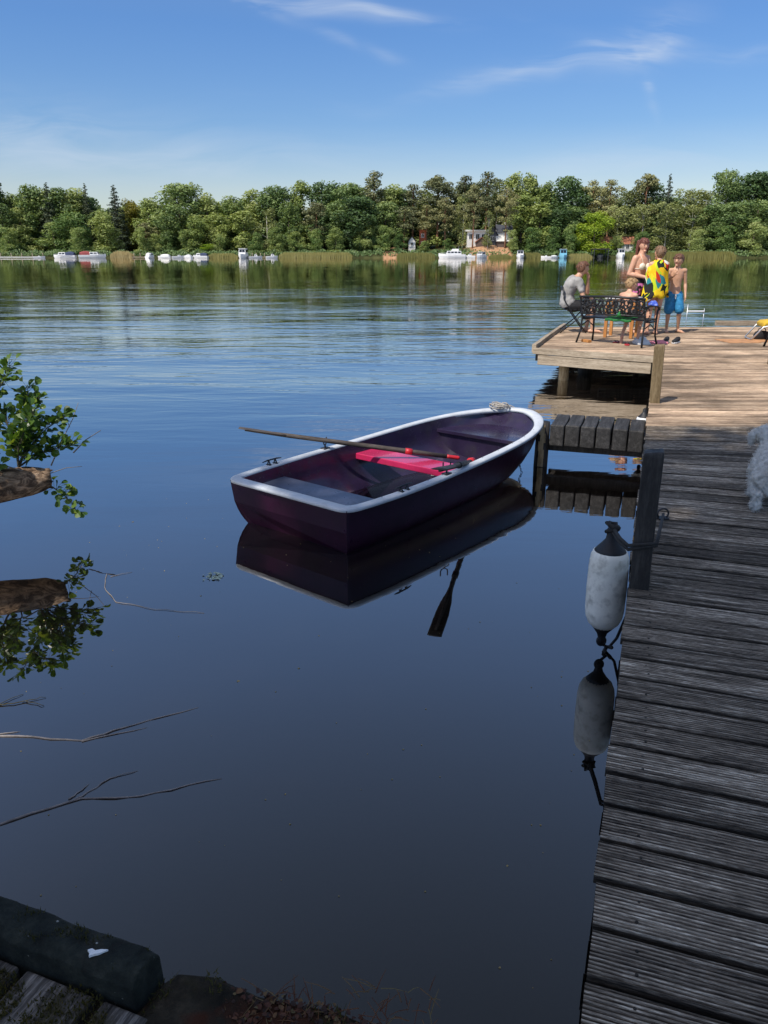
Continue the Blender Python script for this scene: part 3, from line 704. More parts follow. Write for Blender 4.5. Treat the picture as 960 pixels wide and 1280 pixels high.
fp_=J(-.105,3.78); FZ0,FZ1=.05,.70
t=fender('fender','scuffed grey white fender with black caps hanging on the near jetty edge',fp_,FZ0,FZ1,.098,'fender')
ringp=J(.15,4.62,DECK)
def loc_(p): return V(p)-V((fp_.x,fp_.y,FZ0))
mb=MB()
for off in (0,.02):
    a=V((fp_.x,fp_.y,FZ1-.02+off)); b=J(-.02,3.494-off*.1,.70+off); c=J(.10,3.494,.735+off*.5); 
    mb.tube([loc_(a),loc_(a.lerp(b,.5)+V((0,0,-.010))),loc_(b),loc_(c),loc_(c.lerp(ringp,.5)+V((0,0,.01))),loc_(ringp+V((0,0,.03)))],.0085,7)
k0=V((fp_.x,fp_.y,FZ1+.0)); mb.tube([loc_(k0+V((.03*math.cos(a*1.9),.03*math.sin(a*1.9),.02*math.sin(a)))) for a in range(12)],.011,7)
mb.build('rope',M['rope'],t,sm=True)
mb=MB(); q=V((fp_.x,fp_.y,FZ0)); pts=[loc_(q+V((.035+.022*math.cos(a*1.3),.0+.03*math.sin(a*1.7),-.02-.012*a+.0))) for a in range(7)]
mb.tube(pts,.011,7,True); mb.tube([loc_(q),loc_(q+V((.05,.02,-.03))),loc_(q+V((.09,.03,.02))),loc_(J(.02,3.85,.25))],.008,7); mb.build('tail_rope',M['rope'],t,sm=True)
t=thing('mooring_ring','small dark iron ring bolted to the decking behind the square post','ring',ringp)
mb=MB(); mb.tube([(.032*math.cos(a),.006,.030+.032*math.sin(a)) for a in [2*math.pi*k/16 for k in range(17)]],.0055,7); mb.build('ring',M['iron'],t,sm=True)
mb=MB(); mb.box((0,0,.005),(.06,.05,.008)); mb.tube([(0,-.015,.008),(0,0,.02),(0,.015,.008)],.007,6); mb.build('base_plate',M['iron'],t)
p=J(-.03,8.0)
fender('fender','small clean white fender half hidden behind the finger pier at the jetty edge',p,.06,.53,.075,'fender2')

# ------------------------------------------------------------------ leaning log with alder shoots
log=thing('leaning_log','broken furrowed log leaning in from the left with leafy alder shoots','log',(-2.62,5.22,.43))
def L_(p): return V(p)-V((-2.62,5.22,.43))
ax=[V((-4.6,4.3,.52)),V((-3.7,4.75,.45)),V((-3.0,5.10,.42)),V((-2.75,5.22,.425)),V((-2.55,5.31,.44)),V((-2.42,5.36,.45))]; rad=[.18,.155,.128,.118,.105,.07]
mb=MB(); rings=[]
pts=[]; rr=[]
for i in range(len(ax)-1):
    for k in range(6): pts.append(ax[i].lerp(ax[i+1],k/6)); rr.append(lerp(rad[i],rad[i+1],k/6))
pts.append(ax[-1]); rr.append(rad[-1]); rr[-2]*=.95
for i,p in enumerate(pts):
    t=(pts[min(i+1,len(pts)-1)]-pts[max(i-1,0)]).normalized(); u=(V((0,0,1))-t*t.z).normalized(); w=t.cross(u); ring=[]
    for k in range(30):
        a=2*math.pi*k/30; r=rr[i]*(1+.10*MN.noise(V((math.cos(a)*2.6,math.sin(a)*2.6,i*.16)))+.10*abs(MN.noise(V((math.cos(a)*7,math.sin(a)*7,i*.10)))))
        jag=t*(.05*MN.noise(V((math.cos(a)*3,math.sin(a)*3,7))) if i==len(pts)-1 else 0)
        ring.append(L_(p+u*math.sin(a)*r+w*math.cos(a)*r+jag))
    rings.append(ring)
mb.loft(rings); mb.build('trunk',M['bark_log'],log,sm=True)
leafpoly=[(0,0),(.30,.28),(.46,.62),(.40,.90),(.0,1.06),(-.40,.90),(-.46,.62),(-.30,.28)]
def leaf(mb,p,d,nrm,size,tint):
    d=d.normalized(); s=d.cross(nrm)
    if s.length<1e-3: s=d.orthogonal()
    s.normalize(); n=s.cross(d); vs=[p+d*.25*size+n*0]
    vs=[p+(d*y+s*x+n*(abs(x)*.35-.18*y*y))*size for x,y in leafpoly]+[p+(d*.5-n*.045)*size]
    mb.add(vs,[(k,(k+1)%8,8) for k in range(8)],tint)
stems=MB(); lv=MB()
def shoot(p0,p1,p2,r0,nl,size,spread=.05):
    pts=[p0*(1-t)**2+p1*2*t*(1-t)+p2*t*t for t in [k/10 for k in range(11)]]
    pts=[p+V((U(-1,1),U(-1,1),U(-1,1)))*.006 for p in pts]
    stems.tube([L_(p) for p in pts],[lerp(r0,.0016,k/10) for k in range(11)],6)
    for k in range(nl):
        t=U(.18,1.03) if k>1 else 1.0; i=min(9,int(t*10)); p=pts[i].lerp(pts[i+1],min(1,t*10-i)); d=(pts[i+1]-pts[i]).normalized()
        out=V((U(-1,1),U(-1,1),U(-.3,.8))).normalized(); q=p+out*U(.008,spread)
        stems.tube([L_(p),L_(q)],[.0014,.001],4)
        nn=(V((U(-.7,.7),U(-.9,.3),U(.3,1.2)))).normalized()
        leaf(lv,L_(q),(out*1.0+d*.5).normalized(),nn,U(.6,1.15)*size,U(0,.72) if random.random()<.9 else U(.8,1))
base=V((-2.62,5.33,.54)); B2=V((-2.80,5.25,.55))
for p0,p1,p2,r0,nl in [(base,(-2.62,5.42,.85),(-2.98,5.55,1.26),.011,52),(base,(-2.52,5.45,.80),(-2.62,5.65,1.05),.010,42),(base,(-2.52,5.45,.76),(-2.36,5.58,.84),.009,44),
   (base,(-2.50,5.42,.64),(-2.27,5.50,.66),.008,34),(B2,(-2.85,5.3,.8),(-3.0,5.45,1.0),.010,46),(B2,(-2.9,5.15,.7),(-2.75,5.0,.86),.008,30),(base,(-2.6,5.3,.72),(-2.45,5.3,.94),.008,38),
   (V((-2.45,5.36,.38)),(-2.32,5.36,.36),(-2.27,5.37,.20),.006,20),(V((-2.9,5.2,.55)),(-3.1,5.2,.8),(-3.35,5.35,.98),.010,50),(V((-3.1,5.1,.55)),(-3.2,5.3,.9),(-3.25,5.5,1.30),.011,54),(V((-2.7,5.2,.53)),(-2.66,5.1,.6),(-2.70,5.0,.72),.006,18),
   (V((-2.6,5.4,.85)),(-2.55,5.5,.95),(-2.52,5.58,1.0),.005,26),(V((-2.8,5.45,1.0)),(-2.7,5.5,1.12),(-2.70,5.6,1.22),.005,26)]:
    shoot(p0,V(p1),V(p2),r0,int(nl*2.4),.060,.075)
stems.build('shoots',M['stem'],log,sm=True); lv.build('leaves',M['f_alder'],log)
for p in ([(-2.55,5.7,.45),(-2.50,5.85,.62),(-2.44,5.95,.76),(-2.40,6.0,.88)],[(-2.46,5.92,.70),(-2.50,5.95,.80)],[(-2.45,5.9,.50),(-2.38,6.0,.58),(-2.28,6.08,.64)],[(-2.7,5.2,.6),(-2.45,5.3,.48),(-2.3,5.38,.52),(-2.2,5.42,.52)]):
    tw=MB(); tw.tube([L_(q) for q in p],[.006,.004,.003,.0018][:len(p)] if len(p)>2 else [.003,.0015],5)
    tw.build('dead_twig',M['twig'],log,sm=True)

# ------------------------------------------------------------------ branches under and on the water
def twigthing(name,label,cat,lines,m_,r0,z):
    o=V((*lines[0][0],0)); t=thing(name,label,cat,(o.x,o.y,z)); mb=MB()
    for ln in lines:
        n=len(ln); pts=[]
        for i in range(n-1):
            for k in range(5):
                a,b=ln[i],ln[i+1]; pts.append(V((lerp(a[0],b[0],k/5)+U(-.006,.006)-o.x,lerp(a[1],b[1],k/5)+U(-.006,.006)-o.y,U(-.001,.002)+.002)))
        pts.append(V((ln[-1][0]-o.x,ln[-1][1]-o.y,.0)))
        r=r0*(1 if ln is lines[0] else .6); mb.tube(pts,[lerp(r,r*.35,i/len(pts)) for i in range(len(pts))],7)
    mb.build('wood',M[m_],t,sm=True); return t
twigthing('sunken_branch','thin pale branch just under the water, farther of the two','branch',[[(-2.1,2.80),(-1.67,2.87),(-1.30,2.83),(-1.12,2.95),(-.86,3.09)],[(-1.3,2.83),(-1.05,2.93)],[(-1.75,2.87),(-1.6,2.90)]],'sunk',.0050,.000)
twigthing('sunken_branch','forked pale branch just under the water, nearer of the two','branch',[[(-1.9,2.12),(-1.42,2.32),(-1.17,2.46),(-.95,2.47),(-.65,2.58)],[(-1.19,2.45),(-1.10,2.58),(-1.0,2.63)],[(-1.21,2.46),(-1.17,2.55)]],'sunk',.0055,.000)
twigthing('floating_twig','bent dead twig floating between the log and the boat','twig',[[(-1.82,4.65),(-1.76,4.43),(-1.62,4.22),(-1.35,4.12),(-1.05,4.07)],[(-1.78,4.6),(-1.66,4.68)]],'twig',.0028,.001)
twigthing('floating_twig','tiny dark branching twig on the water at the left edge below the leaf reflections','twig',[[(-1.95,3.05),(-1.8,3.10),(-1.68,3.13),(-1.58,3.10)],[(-1.8,3.1),(-1.72,3.2)],[(-1.7,3.13),(-1.6,3.17)]],'stem',.004,.003)
t=thing('floating_leaves','small pale clump of floating weed left of the boat','weed',(-1.12,4.60,.002)); mb=MB()
for k in range(26):
    a=U(0,6.28); leaf(mb,V((U(-.06,.06),U(-.05,.05),.002+U(0,.006))),V((math.cos(a),math.sin(a),0)),V((0,0,1)),U(.015,.035),1)
mb.build('leaves',mat('pale water weed',(.20,.27,.24),.6,.3,20,.2),t)

sp=MB()
for k in range(170):
    x,y=U(-2.2,1.1),U(1.5,6.5)
    if x>y*math.tan(TH)-.05: continue
    a=U(0,6.28); leaf(sp,V((x,y,.0015)),V((math.cos(a),math.sin(a),0)),V((0,0,1)),U(.003,.009) if random.random()<.93 else U(.012,.02),U(.2,1))
tag(sp.build('floating_specks',M['dry_reed']),'tiny pale specks of pollen and seed floating on the calm near water','floating specks',kind='stuff')

# ------------------------------------------------------------------ old quay, bottom left
Q=V((.935,-.356,0)); P_=V((.356,.935,0)); QE=V((-.50,1.20,0)); QA=math.atan2(Q.y,Q.x)
qb=thing('quay_beam','black mossy timber beam with white bird dropping along the quay edge','beam',QE,QA)
mb=MB(); rings=[]
for k in range(60):
    e=-1.9+1.9*k/59; s=1 if k<59 else .93; j=lambda i:.008*MN.noise(V((e*6,i*3.1,2)))+.007*MN.noise(V((e*27,i*5.1,2)))
    rings.append([V((e,-.030+j(1),.47)),V((e+ (.02 if k==59 else 0),.057+j(2),.36)),V((e,.061*s+j(3),.574)),V((e,.046*s+j(4),.594+j(5))),V((e,.0+j(8),.599+j(5))),V((e,-.016*s+j(6),.594+j(5))),V((e,-.028+j(7),.578))])
mb.loft(rings); mb.build('timber',M['beam'],qb,bevel=.004)
mb=MB(); poly=[(-.02,.0),(-.012,.008),(.0,.006),(.012,.014),(.03,.02),(.018,.004),(.006,-.004),(-.004,-.014),(-.010,-.004)]
mb.prism([(-.115+x*.8,-.006+y*.8) for x,y in poly],.602,.6075); mb.build('dropping',M['dropping'],qb)
mb=MB()
for x,y in ((-.13,.02),(-.045,.030),(-.05,-.008),(-.25,.035)): mb.ball((x,y,.599),(U(.002,.004),U(.0015,.003),.0015),6,4)
mb.build('specks',mat('grey lichen specks',(.24,.25,.23),.9,.3,40,.3),qb)
qd=thing('quay_boards','old grey mossy boards of the quay behind the black beam','boardwalk',QE,QA)
for k in range(9):
    x=-1.72+.205*k; mb=MB()
    rings=[[V((x+.008+.003*MN.noise(V((e*5,k,0))),-.038-e,.48)),V((x+.19,-.038-e,.48)),V((x+.19+.003*MN.noise(V((e*5,k,4))),-.038-e,.527+.002*math.sin(k*9))),V((x+.008,-.038-e,.527+.002*math.cos(k*7)))] for e in (0,.2,.5,.9)]
    if x>-.06: continue
    mb.loft(rings); n=len(mb.v); mb.g=[(p.y+k*3,p.x+k,p.z) for p in mb.v]; mb.t=[U(.75,1.1)]*n; mb.build('board',M['old_plank'],qd,bevel=.006)
# moss, litter, stalks
mo=MB()
def onquay(x,y): return QE+Q*x+P_*y
for c,n,r in (((-.30,-.115),800,.06),((-.46,-.12),350,.045),((-.12,-.10),700,.075),((-.65,-.15),300,.06),((-.2,-.2),500,.08)):
    for k in range(n):
        a,d=U(0,6.28),r*math.sqrt(random.random())*1.2; p=onquay(c[0]+math.cos(a)*d,c[1]+math.sin(a)*d*.8); h=U(.004,.013); b=U(0,6.28); w=.0022
        p.z=.529 if (c[0]+math.cos(a)*d)<.08 else .505; s=V((math.cos(b),math.sin(b),0))*w
        mo.add([p-s,p+s,p+V((U(-.006,.006),U(-.006,.006),h))],[(0,1,2)],U(0,1))
for k in range(2600):
    x,y=U(-.5,.12),U(1.0,1.27)
    if MN.noise(V((x*9,y*9,4)))<.05: continue
    e=None
    for (a,b),(c,d) in zip(edge,edge[1:]):
        if a<=x<=c: e=lerp(b,d,(x-a)/(c-a))
    if e is None or y>e-.01 or (V((x,y,0))-QE).dot(Q)<.01: continue
    h=U(.006,.02); b=U(0,6.28); s=V((math.cos(b),math.sin(b),0))*.002; p=V((x,y,.503+.032*math.exp(-((x+.40)/.09)**2)))
    mo.add([p-s,p+s,p+V((U(-.01,.01),U(-.01,.01),h))],[(0,1,2)],U(0,.9))
for k in range(900):
    e=-U(0,1)**1.5*.5; y=U(-.02,.05)
    if MN.noise(V((e*14,y*20,9)))<.12: continue
    p=QE+Q*e+P_*y; p.z=.592; b=U(0,6.28); s=V((math.cos(b),math.sin(b),0))*.0018
    mo.add([p-s,p+s,p+V((U(-.006,.006),U(-.006,.006),U(.008,.015)))],[(0,1,2)],U(0,.5))
tag(mo.build('moss_tufts',M['moss']),'low olive moss tufts growing between the old quay boards','moss',kind='stuff')
li=MB()
for k in range(2300):
    x,y=U(-.50,.25),U(.9,1.26)
    if random.random()<.35: x=U(-.40,.0); y=U(1.12,1.25)
    e=None
    for (a,b),(c,d) in zip(edge,edge[1:]):
        if a<=x<=c: e=lerp(b,d,(x-a)/(c-a))
    if e is None or y>e-.015: continue
    if (V((x,y,0))-QE).dot(Q)<.01: continue
    b=U(0,6.28); leaf(li,V((x,y,.500+U(0,.014))),V((math.cos(b),math.sin(b),U(-.4,.4))),V((U(-.6,.6),U(-.6,.6),1)),U(.005,.015),random.random()**1.8)
for k in range(260):
    x,y=U(-.46,.1),U(1.0,1.24); b=U(0,6.28); L=U(.02,.07)
    if (V((x,y,0))-QE).dot(Q)<.01: continue
    d=V((math.cos(b),math.sin(b),U(-.05,.12))); li.tube([V((x,y,.505)),V((x,y,.511))+d*L*.5,V((x,y,.508))+d*L],[.0013,.001,.0006],4,tint=U(.3,1))
tag(li.build('leaf_litter',M['litter']),'brown fallen leaves and bits of stalk on the bank edge','leaf litter',kind='stuff')
# ------------------------------------------------------------------ furniture on the platform
def iron_bench(label,loc,rz,L=1.20):
    """x along the bench, y towards the sitter's front"""
    t=thing('iron_bench',label,'bench',loc,rz,'black iron benches on the platform')
    for s in (-1,1):
        x=s*(L/2-.02); mb=MB()
        mb.tube([(x+.03*s,-.09,0),(x,-.03,.20),(x,.0,.42),(x,-.05,.60),(x,-.10,.76),(x,-.125,.79)],[.019,.017,.018,.018,.017,.012],8,flat=.8)
        mb.tube([(x+.03*s,.46,0),(x,.42,.16),(x,.40,.40),(x,.42,.56),(x,.45,.62)],[.019,.016,.017,.017,.014],8)
        mb.tube([(x,-.06,.63),(x,.15,.66),(x,.35,.655),(x,.47,.62),(x,.48,.585),(x,.45,.575)],[.018,.022,.022,.020,.016,.010],8)
        mb.tube([(x,0,.41),(x,.2,.395),(x,.41,.40)],.016,8); mb.tube([(x,.02,.30),(x,.2,.36),(x,.40,.26)],.010,6)
        mb.tube([(x,.06+.09*math.cos(a),.53+.09*math.sin(a)) for a in [k*.55 for k in range(12)]],.009,6)
        mb.build('end_frame',M['black'],t,sm=True)
    mb=MB()
    for k in range(5): mb.box((0,.035+.088*k,.428+.004*(k-2)**2*.3),(L-.02,.066,.024))
    mb.build('seat',M['black'],t,bevel=.005)
    mb=MB(); c=lambda x,z:(x,-.012-(z-.42)*.26,z)
    for z,r in ((.50,.017),(.775,.020)): mb.tube([c(-L/2,z),c(0,z+(.022 if z>.7 else 0)),c(L/2,z)],r,8)
    nx=9
    for i in range(nx):
        x=-L/2+.065+i*(L-.13)/(nx-1)
        for z,r in ((.572,.050),(.695,.056)):
            ph=U(0,6.28); n=11; a0=(i%2)*math.pi
            mb.tube([c(x+r*(1-q/n*.55)*math.cos(a0+q*.72),z+r*(1-q/n*.55)*math.sin(a0+q*.72)) for q in range(n)],.0135,6)
            for q in range(3):
                a=ph+q*2.1; mb.ball(c(x+r*.95*math.cos(a),z+r*.95*math.sin(a)),(.034,.010,.021),7,5,Matrix.Rotation(-a,3,'Y'))
        if i<nx-1:
            x2=x+(L-.13)/(nx-1)/2; mb.tube([c(x2,.505),c(x2-.02,.60),c(x2+.022,.68),c(x2,.772)],.0125,6)
            mb.ball(c(x2,.635),(.038,.011,.030),8,5); mb.ball(c(x2+.012,.735),(.030,.010,.024),8,5); mb.ball(c(x2-.012,.54),(.030,.010,.024),8,5)
    mb.build('lattice_back',M['black'],t,sm=True)
    return t
BX,BY=V((.716,-.698,0)),V((.698,.716,0)); BC=V((3.865,13.36,DECK)); BZ=math.atan2(BX.y,BX.x)
def BP(x,y,z=0): return BC+BX*x+BY*y+V((0,0,z))
iron_bench('black cast iron bench with scrolled back and a child sitting on it',BC,BZ)
iron_bench('second black iron bench, mostly cut off by the right edge of the photo',V((6.95,12.62,DECK)),R(-3),1.2)
# towel on the seat, hanging through under the back
t=thing('green_towel','green towel lying crumpled on the seat of the black iron bench','towel',BP(.10,.05,.44),BZ)
mb=MB(); n=14; vs=[]
for j in range(9):
    for i in range(n):
        x=-.24+.48*i/(n-1); y=-.075+.26*j/8; z=.012+.022*abs(MN.noise(V((x*9,y*9,0))))
        if j<3: z=-.055*(3-j)/3*1.1+.012+.006*math.sin(x*30); y=-.055-.004*math.sin(x*25)
        vs.append((x,y,z))
mb.add(vs,[(j*n+i,j*n+i+1,(j+1)*n+i+1,(j+1)*n+i) for j in range(8) for i in range(n-1)]); mb.build('cloth',M['green_cloth'],t,sm=True,solid=.008)
o=MB(); rings=[]
for k in range(8):
    e=k/7; r=[.02,.05,.075,.08,.07,.065,.05,.02][k]; rings.append([V((r*math.cos(2*math.pi*q/12)*(1+.15*math.sin(3*q+k)),r*.45*math.sin(2*math.pi*q/12),.13*e)) for q in range(12)])
o.loft(rings); ob=o.build('swim_ring',M['green_cloth'],None,sm=True); ob.location=BP(.16,-.005,.45); tag(ob,'bright green bundle propped against the bench lattice','bundle'); ob.name='green_bundle'
# folding chair
def folding_chair(label,loc,rz):
    t=thing('folding_chair',label,'chair',loc,rz)
    mb=MB(); mb.tube([(-.21,-.24,.86),(-.21,-.20,.62),(-.21,-.06,.42),(-.21,.26,0)],.011,8); mb.tube([(.21,-.24,.86),(.21,-.20,.62),(.21,-.06,.42),(.21,.26,0)],.011,8)
    mb.tube([(-.21,-.24,.86),(.21,-.24,.86)],.011,8); mb.build('back_frame',M['black'],t,sm=True)
    for s in (-1,1):
        mb=MB(); mb.tube([(s*.19,.22,.43),(s*.19,.06,.25),(s*.19,-.24,0)],.011,8); mb.build('leg',M['black'],t,sm=True)
    for q in (((-.19,-.17,.06),(.19,-.17,.06)),((-.21,.20,.085),(.21,.20,.085))): mb=MB(); mb.tube(q,.008,6); mb.build('stretcher',M['black'],t)
    mb=MB()
    for k in range(5): mb.box((0,-.15+.085*k,.438),(.40,.066,.018))
    mb.build('seat',M['black'],t,bevel=.004)
    mb=MB()
    for z in (.66,.74,.82): mb.box((0,-.215-(z-.7)*.15,z),(.42,.016,.045))
    mb.build('backrest',M['black'],t,bevel=.004); return t
CH=V((3.70,15.55,DECK)); CZ=R(-90-6)
folding_chair('black folding chair with crossed legs at the platform edge under the seated man',CH,CZ)
# small table
tb=thing('side_table','small orange wooden table with a white top behind the iron bench','table',(4.40,14.62,DECK),R(-30))
mb=MB(); mb.box((0,0,.705),(.56,.50,.025)); mb.build('tabletop',M['white_paint'],tb,bevel=.006)
mb=MB(); mb.box((0,0,.665),(.50,.44,.05)); mb.build('apron',M['orange_wood'],tb,bevel=.004)
for sx in (-1,1):
    for sy in (-1,1):
        mb=MB(); mb.box((sx*.235,sy*.205,.335),(.055,.055,.665)); mb.build('leg',M['orange_wood'],tb,bevel=.004)

# ------------------------------------------------------------------ people
def bez(a,b,c,t): return a*(1-t)**2+b*2*t*(1-t)+c*t*t
TORSO=[(.0,.083,.062),(.10,.094,.072),(.24,.088,.064),(.38,.078,.056),(.52,.083,.060),(.66,.094,.066),(.78,.101,.064),(.88,.098,.056),(.95,.070,.046),(1.0,.040,.038),(1.08,.031,.034)]
def torso(mb,P,infl=0,t0=0,t1=1.08,wid=1.0):
    a,b,c=P['spine']; S=P['side'].normalized(); H=P['H']
    rings=[]; lst=[q for q in TORSO if t0-1e-6<=q[0]<=t1+1e-6]
    for t,w,d in lst:
        tt=min(t,1); p=bez(a,b,c,tt); tan=((b-a)*2*(1-tt)+(c-b)*2*tt).normalized()
        if t>1: p=c+(P['head']-c).normalized()*(t-1)*.36*H
        s=(S-tan*S.dot(tan)).normalized(); f=tan.cross(s)*-1
        k=P.get('wt',1.0)*wid; w=w*H*(k if t<.97 else 1)+infl; d=d*H*(k if t<.97 else 1)+infl
        ring=[]
        for q in range(20):
            A=2*math.pi*q/20; cx,sy=math.cos(A),math.sin(A)
            ring.append(p+s*w*math.copysign(abs(cx)**.85,cx)+f*d*math.copysign(abs(sy)**.9,sy))
        rings.append(ring)
    mb.loft(rings)
def seg(mb,H,pts,rads,infl=0,n=12): mb.tube(pts,[r*H+infl for r in rads],n,True)
def arm_paths(P,k):
    sh,el,wr=P['arms'][k][:3]; return sh,el,wr
def leg_paths(P,k): return P['legs'][k][:3]
def up_arm(mb,P,k,infl=0,t=1):
    H=P['H']; sh,el,_=arm_paths(P,k); lw=P.get('lw',1)
    m=sh.lerp(el,.5*t); e=sh.lerp(el,t); seg(mb,H,[sh,sh.lerp(el,.2*t),m,e],[.031*lw,.031*lw,.028*lw,.0235*lw],infl)
def fore_arm(mb,P,k):
    H=P['H']; _,el,wr=arm_paths(P,k); lw=P.get('lw',1)
    seg(mb,H,[el,el.lerp(wr,.3),el.lerp(wr,.75),wr],[.0235*lw,.0245*lw,.018*lw,.0155*lw])
def hand(mb,P,k):
    H=P['H']; wr=P['arms'][k][2]; d=P['arms'][k][3].normalized(); nrm=P['arms'][k][4].normalized()   # nrm: back of the hand
    curl=P['arms'][k][5] if len(P['arms'][k])>5 else .5
    s=d.cross(nrm).normalized(); nrm=s.cross(d).normalized(); hs=H*.105
    rings=[]
    for e,w,h in ((0,.15,.12),(.15,.20,.13),(.32,.235,.125),(.46,.225,.10)):
        c=wr+d*e*hs; rings.append([c+s*w*hs*math.cos(2*math.pi*q/12)+nrm*h*hs*math.sin(2*math.pi*q/12) for q in range(12)])
    mb.loft(rings)
    for i,(o,L) in enumerate(((-.165,.44),(-.055,.50),(.06,.46),(.165,.36))):
        p=wr+d*.42*hs+s*o*hs; dd=d+s*o*.35; pts=[p]
        for j,f in enumerate((.42,.33,.25)):
            dd=(dd.normalized()-nrm*curl*(.35+.15*j)).normalized(); pts.append(pts[-1]+dd*L*f*hs)
        mb.tube(pts,[.058*hs,.054*hs,.048*hs,.04*hs],8,True)
    side=P['arms'][k][6] if len(P['arms'][k])>6 else -1
    p=wr+d*.16*hs+s*side*.16*hs; dd=(d*.6+s*side*.75-nrm*.35).normalized(); q=p+dd*.22*hs; r=q+(d*.85+s*side*.25-nrm*curl*.5).normalized()*.24*hs
    mb.tube([p,q,r],[.075*hs,.062*hs,.048*hs],8,True)
def leg(mb,P,k,infl=0,t0=0,t1=2,foot=True):
    H=P['H']; hp,kn,an=leg_paths(P,k); lw=P.get('lw',1)
    if t1>=.01:
        t=min(1,t1); e=hp.lerp(kn,t); seg(mb,H,[hp,hp.lerp(kn,.3*t),hp.lerp(kn,.7*t),e],[.053*lw,.051*lw,.043*lw,.035*lw if t==1 else .040*lw],infl)
    if t1>1:
        seg(mb,H,[kn,kn.lerp(an,.25),kn.lerp(an,.6),an],[.034*lw,.036*lw,.027*lw,.0195*lw],infl)
        if foot:
            d=P['legs'][k][3].normalized(); up=P['legs'][k][4] if len(P['legs'][k])>4 else V((0,0,1)); u=(up-d*d.dot(up)).normalized()
            b=an-u*.022*H
            seg(mb,H,[b-d*.028*H,b+d*.03*H,b+d*.075*H-u*.004*H],[.020,.021,.019]); s=d.cross(u)
            for i,o in enumerate((-.016,-.008,0,.008,.016)):
                q=b+d*.085*H+s*o*H-u*.008*H; mb.tube([q,q+d*(.034-.003*abs(i-1))*H-u*.002*H],[.0075*H,.006*H],7,True)
def head_mesh(mb,P):
    H=P['H']; h=P.get('hs',.132)*H; c=P['head']; f=P['face'].normalized(); u=P.get('up',V((0,0,1))); u=(u-f*f.dot(u)).normalized(); s=f.cross(u)
    rings=[]
    for i in range(1,12):
        a=math.pi*(i/12-.5); z=math.sin(a); r=math.cos(a); ring=[]
        w=.385*(1-.20*max(0,-z)**1.3); dF=.45*(1-.06*max(0,-z)); dB=.50*(1-.38*max(0,-z))
        for q in range(18):
            A=2*math.pi*q/18; cx,sy=math.cos(A),math.sin(A)
            ring.append(c+u*z*.5*h+s*cx*r**.9*w*h+f*sy*r**.85*(dF if sy>0 else dB)*h)
        rings.append(ring)
    mb.loft(rings)
    mb.tube([c+f*.40*h+u*.06*h,c+f*.50*h-u*.10*h,c+f*.43*h-u*.14*h],[.035*h,.062*h,.05*h],8,True)
    mb.ball(c+f*.36*h-u*.40*h,(.13*h,.12*h,.10*h),10,6)
    for k in (-1,1): mb.ball(c+s*k*.385*h-f*.03*h-u*.06*h,(.035*h,.06*h,.105*h),8,6,Matrix(((s.x,f.x,u.x),(s.y,f.y,u.y),(s.z,f.z,u.z))))
    P['hf']=(h,c,f,u,s)
def person(label,loc,rz,P,skin,voxel=.0085,group=None):
    t=thing('person',label,'person',loc,rz,group); mb=MB()
    torso(mb,P)
    nk=P['spine'][2]; seg(mb,P['H'],[nk-V((0,0,.01*P['H'])),P['head']-V((0,0,.02*P['H']))],[.034,.031])
    for k in range(len(P['arms'])):
        sh=P['arms'][k][0]; seg(mb,P['H'],[bez(*P['spine'],.90).lerp(sh,.55),sh],[.036,.033]); up_arm(mb,P,k); fore_arm(mb,P,k); hand(mb,P,k)
    for k in range(len(P['legs'])): leg(mb,P,k)
    head_mesh(mb,P)
    obj('body',remeshed(mb,voxel,3),M[skin],t)
    h,c,f,u,s=P['hf']
    for k in (-1,1):
        e=MB(); e.ball(c+f*.405*h+s*k*.15*h+u*.035*h,(.045*h,.035*h,.028*h),10,6); e.build('eye',M['eye'],t,sm=True)
    e=MB(); e.tube([c+f*.375*h-s*.12*h-u*.255*h,c+f*.425*h-u*.265*h,c+f*.375*h+s*.12*h-u*.255*h],[.012*h,.028*h,.012*h],7,True); e.build('mouth',M['lip'],t,sm=True)
    e=MB()
    for k in (-1,1): e.tube([c+f*.425*h+s*k*.06*h+u*.115*h,c+f*.415*h+s*k*.15*h+u*.135*h,c+f*.37*h+s*k*.22*h+u*.10*h],.014*h,6,True)
    e.build('eyebrows',M[P['hair']],t,sm=True)
    return t
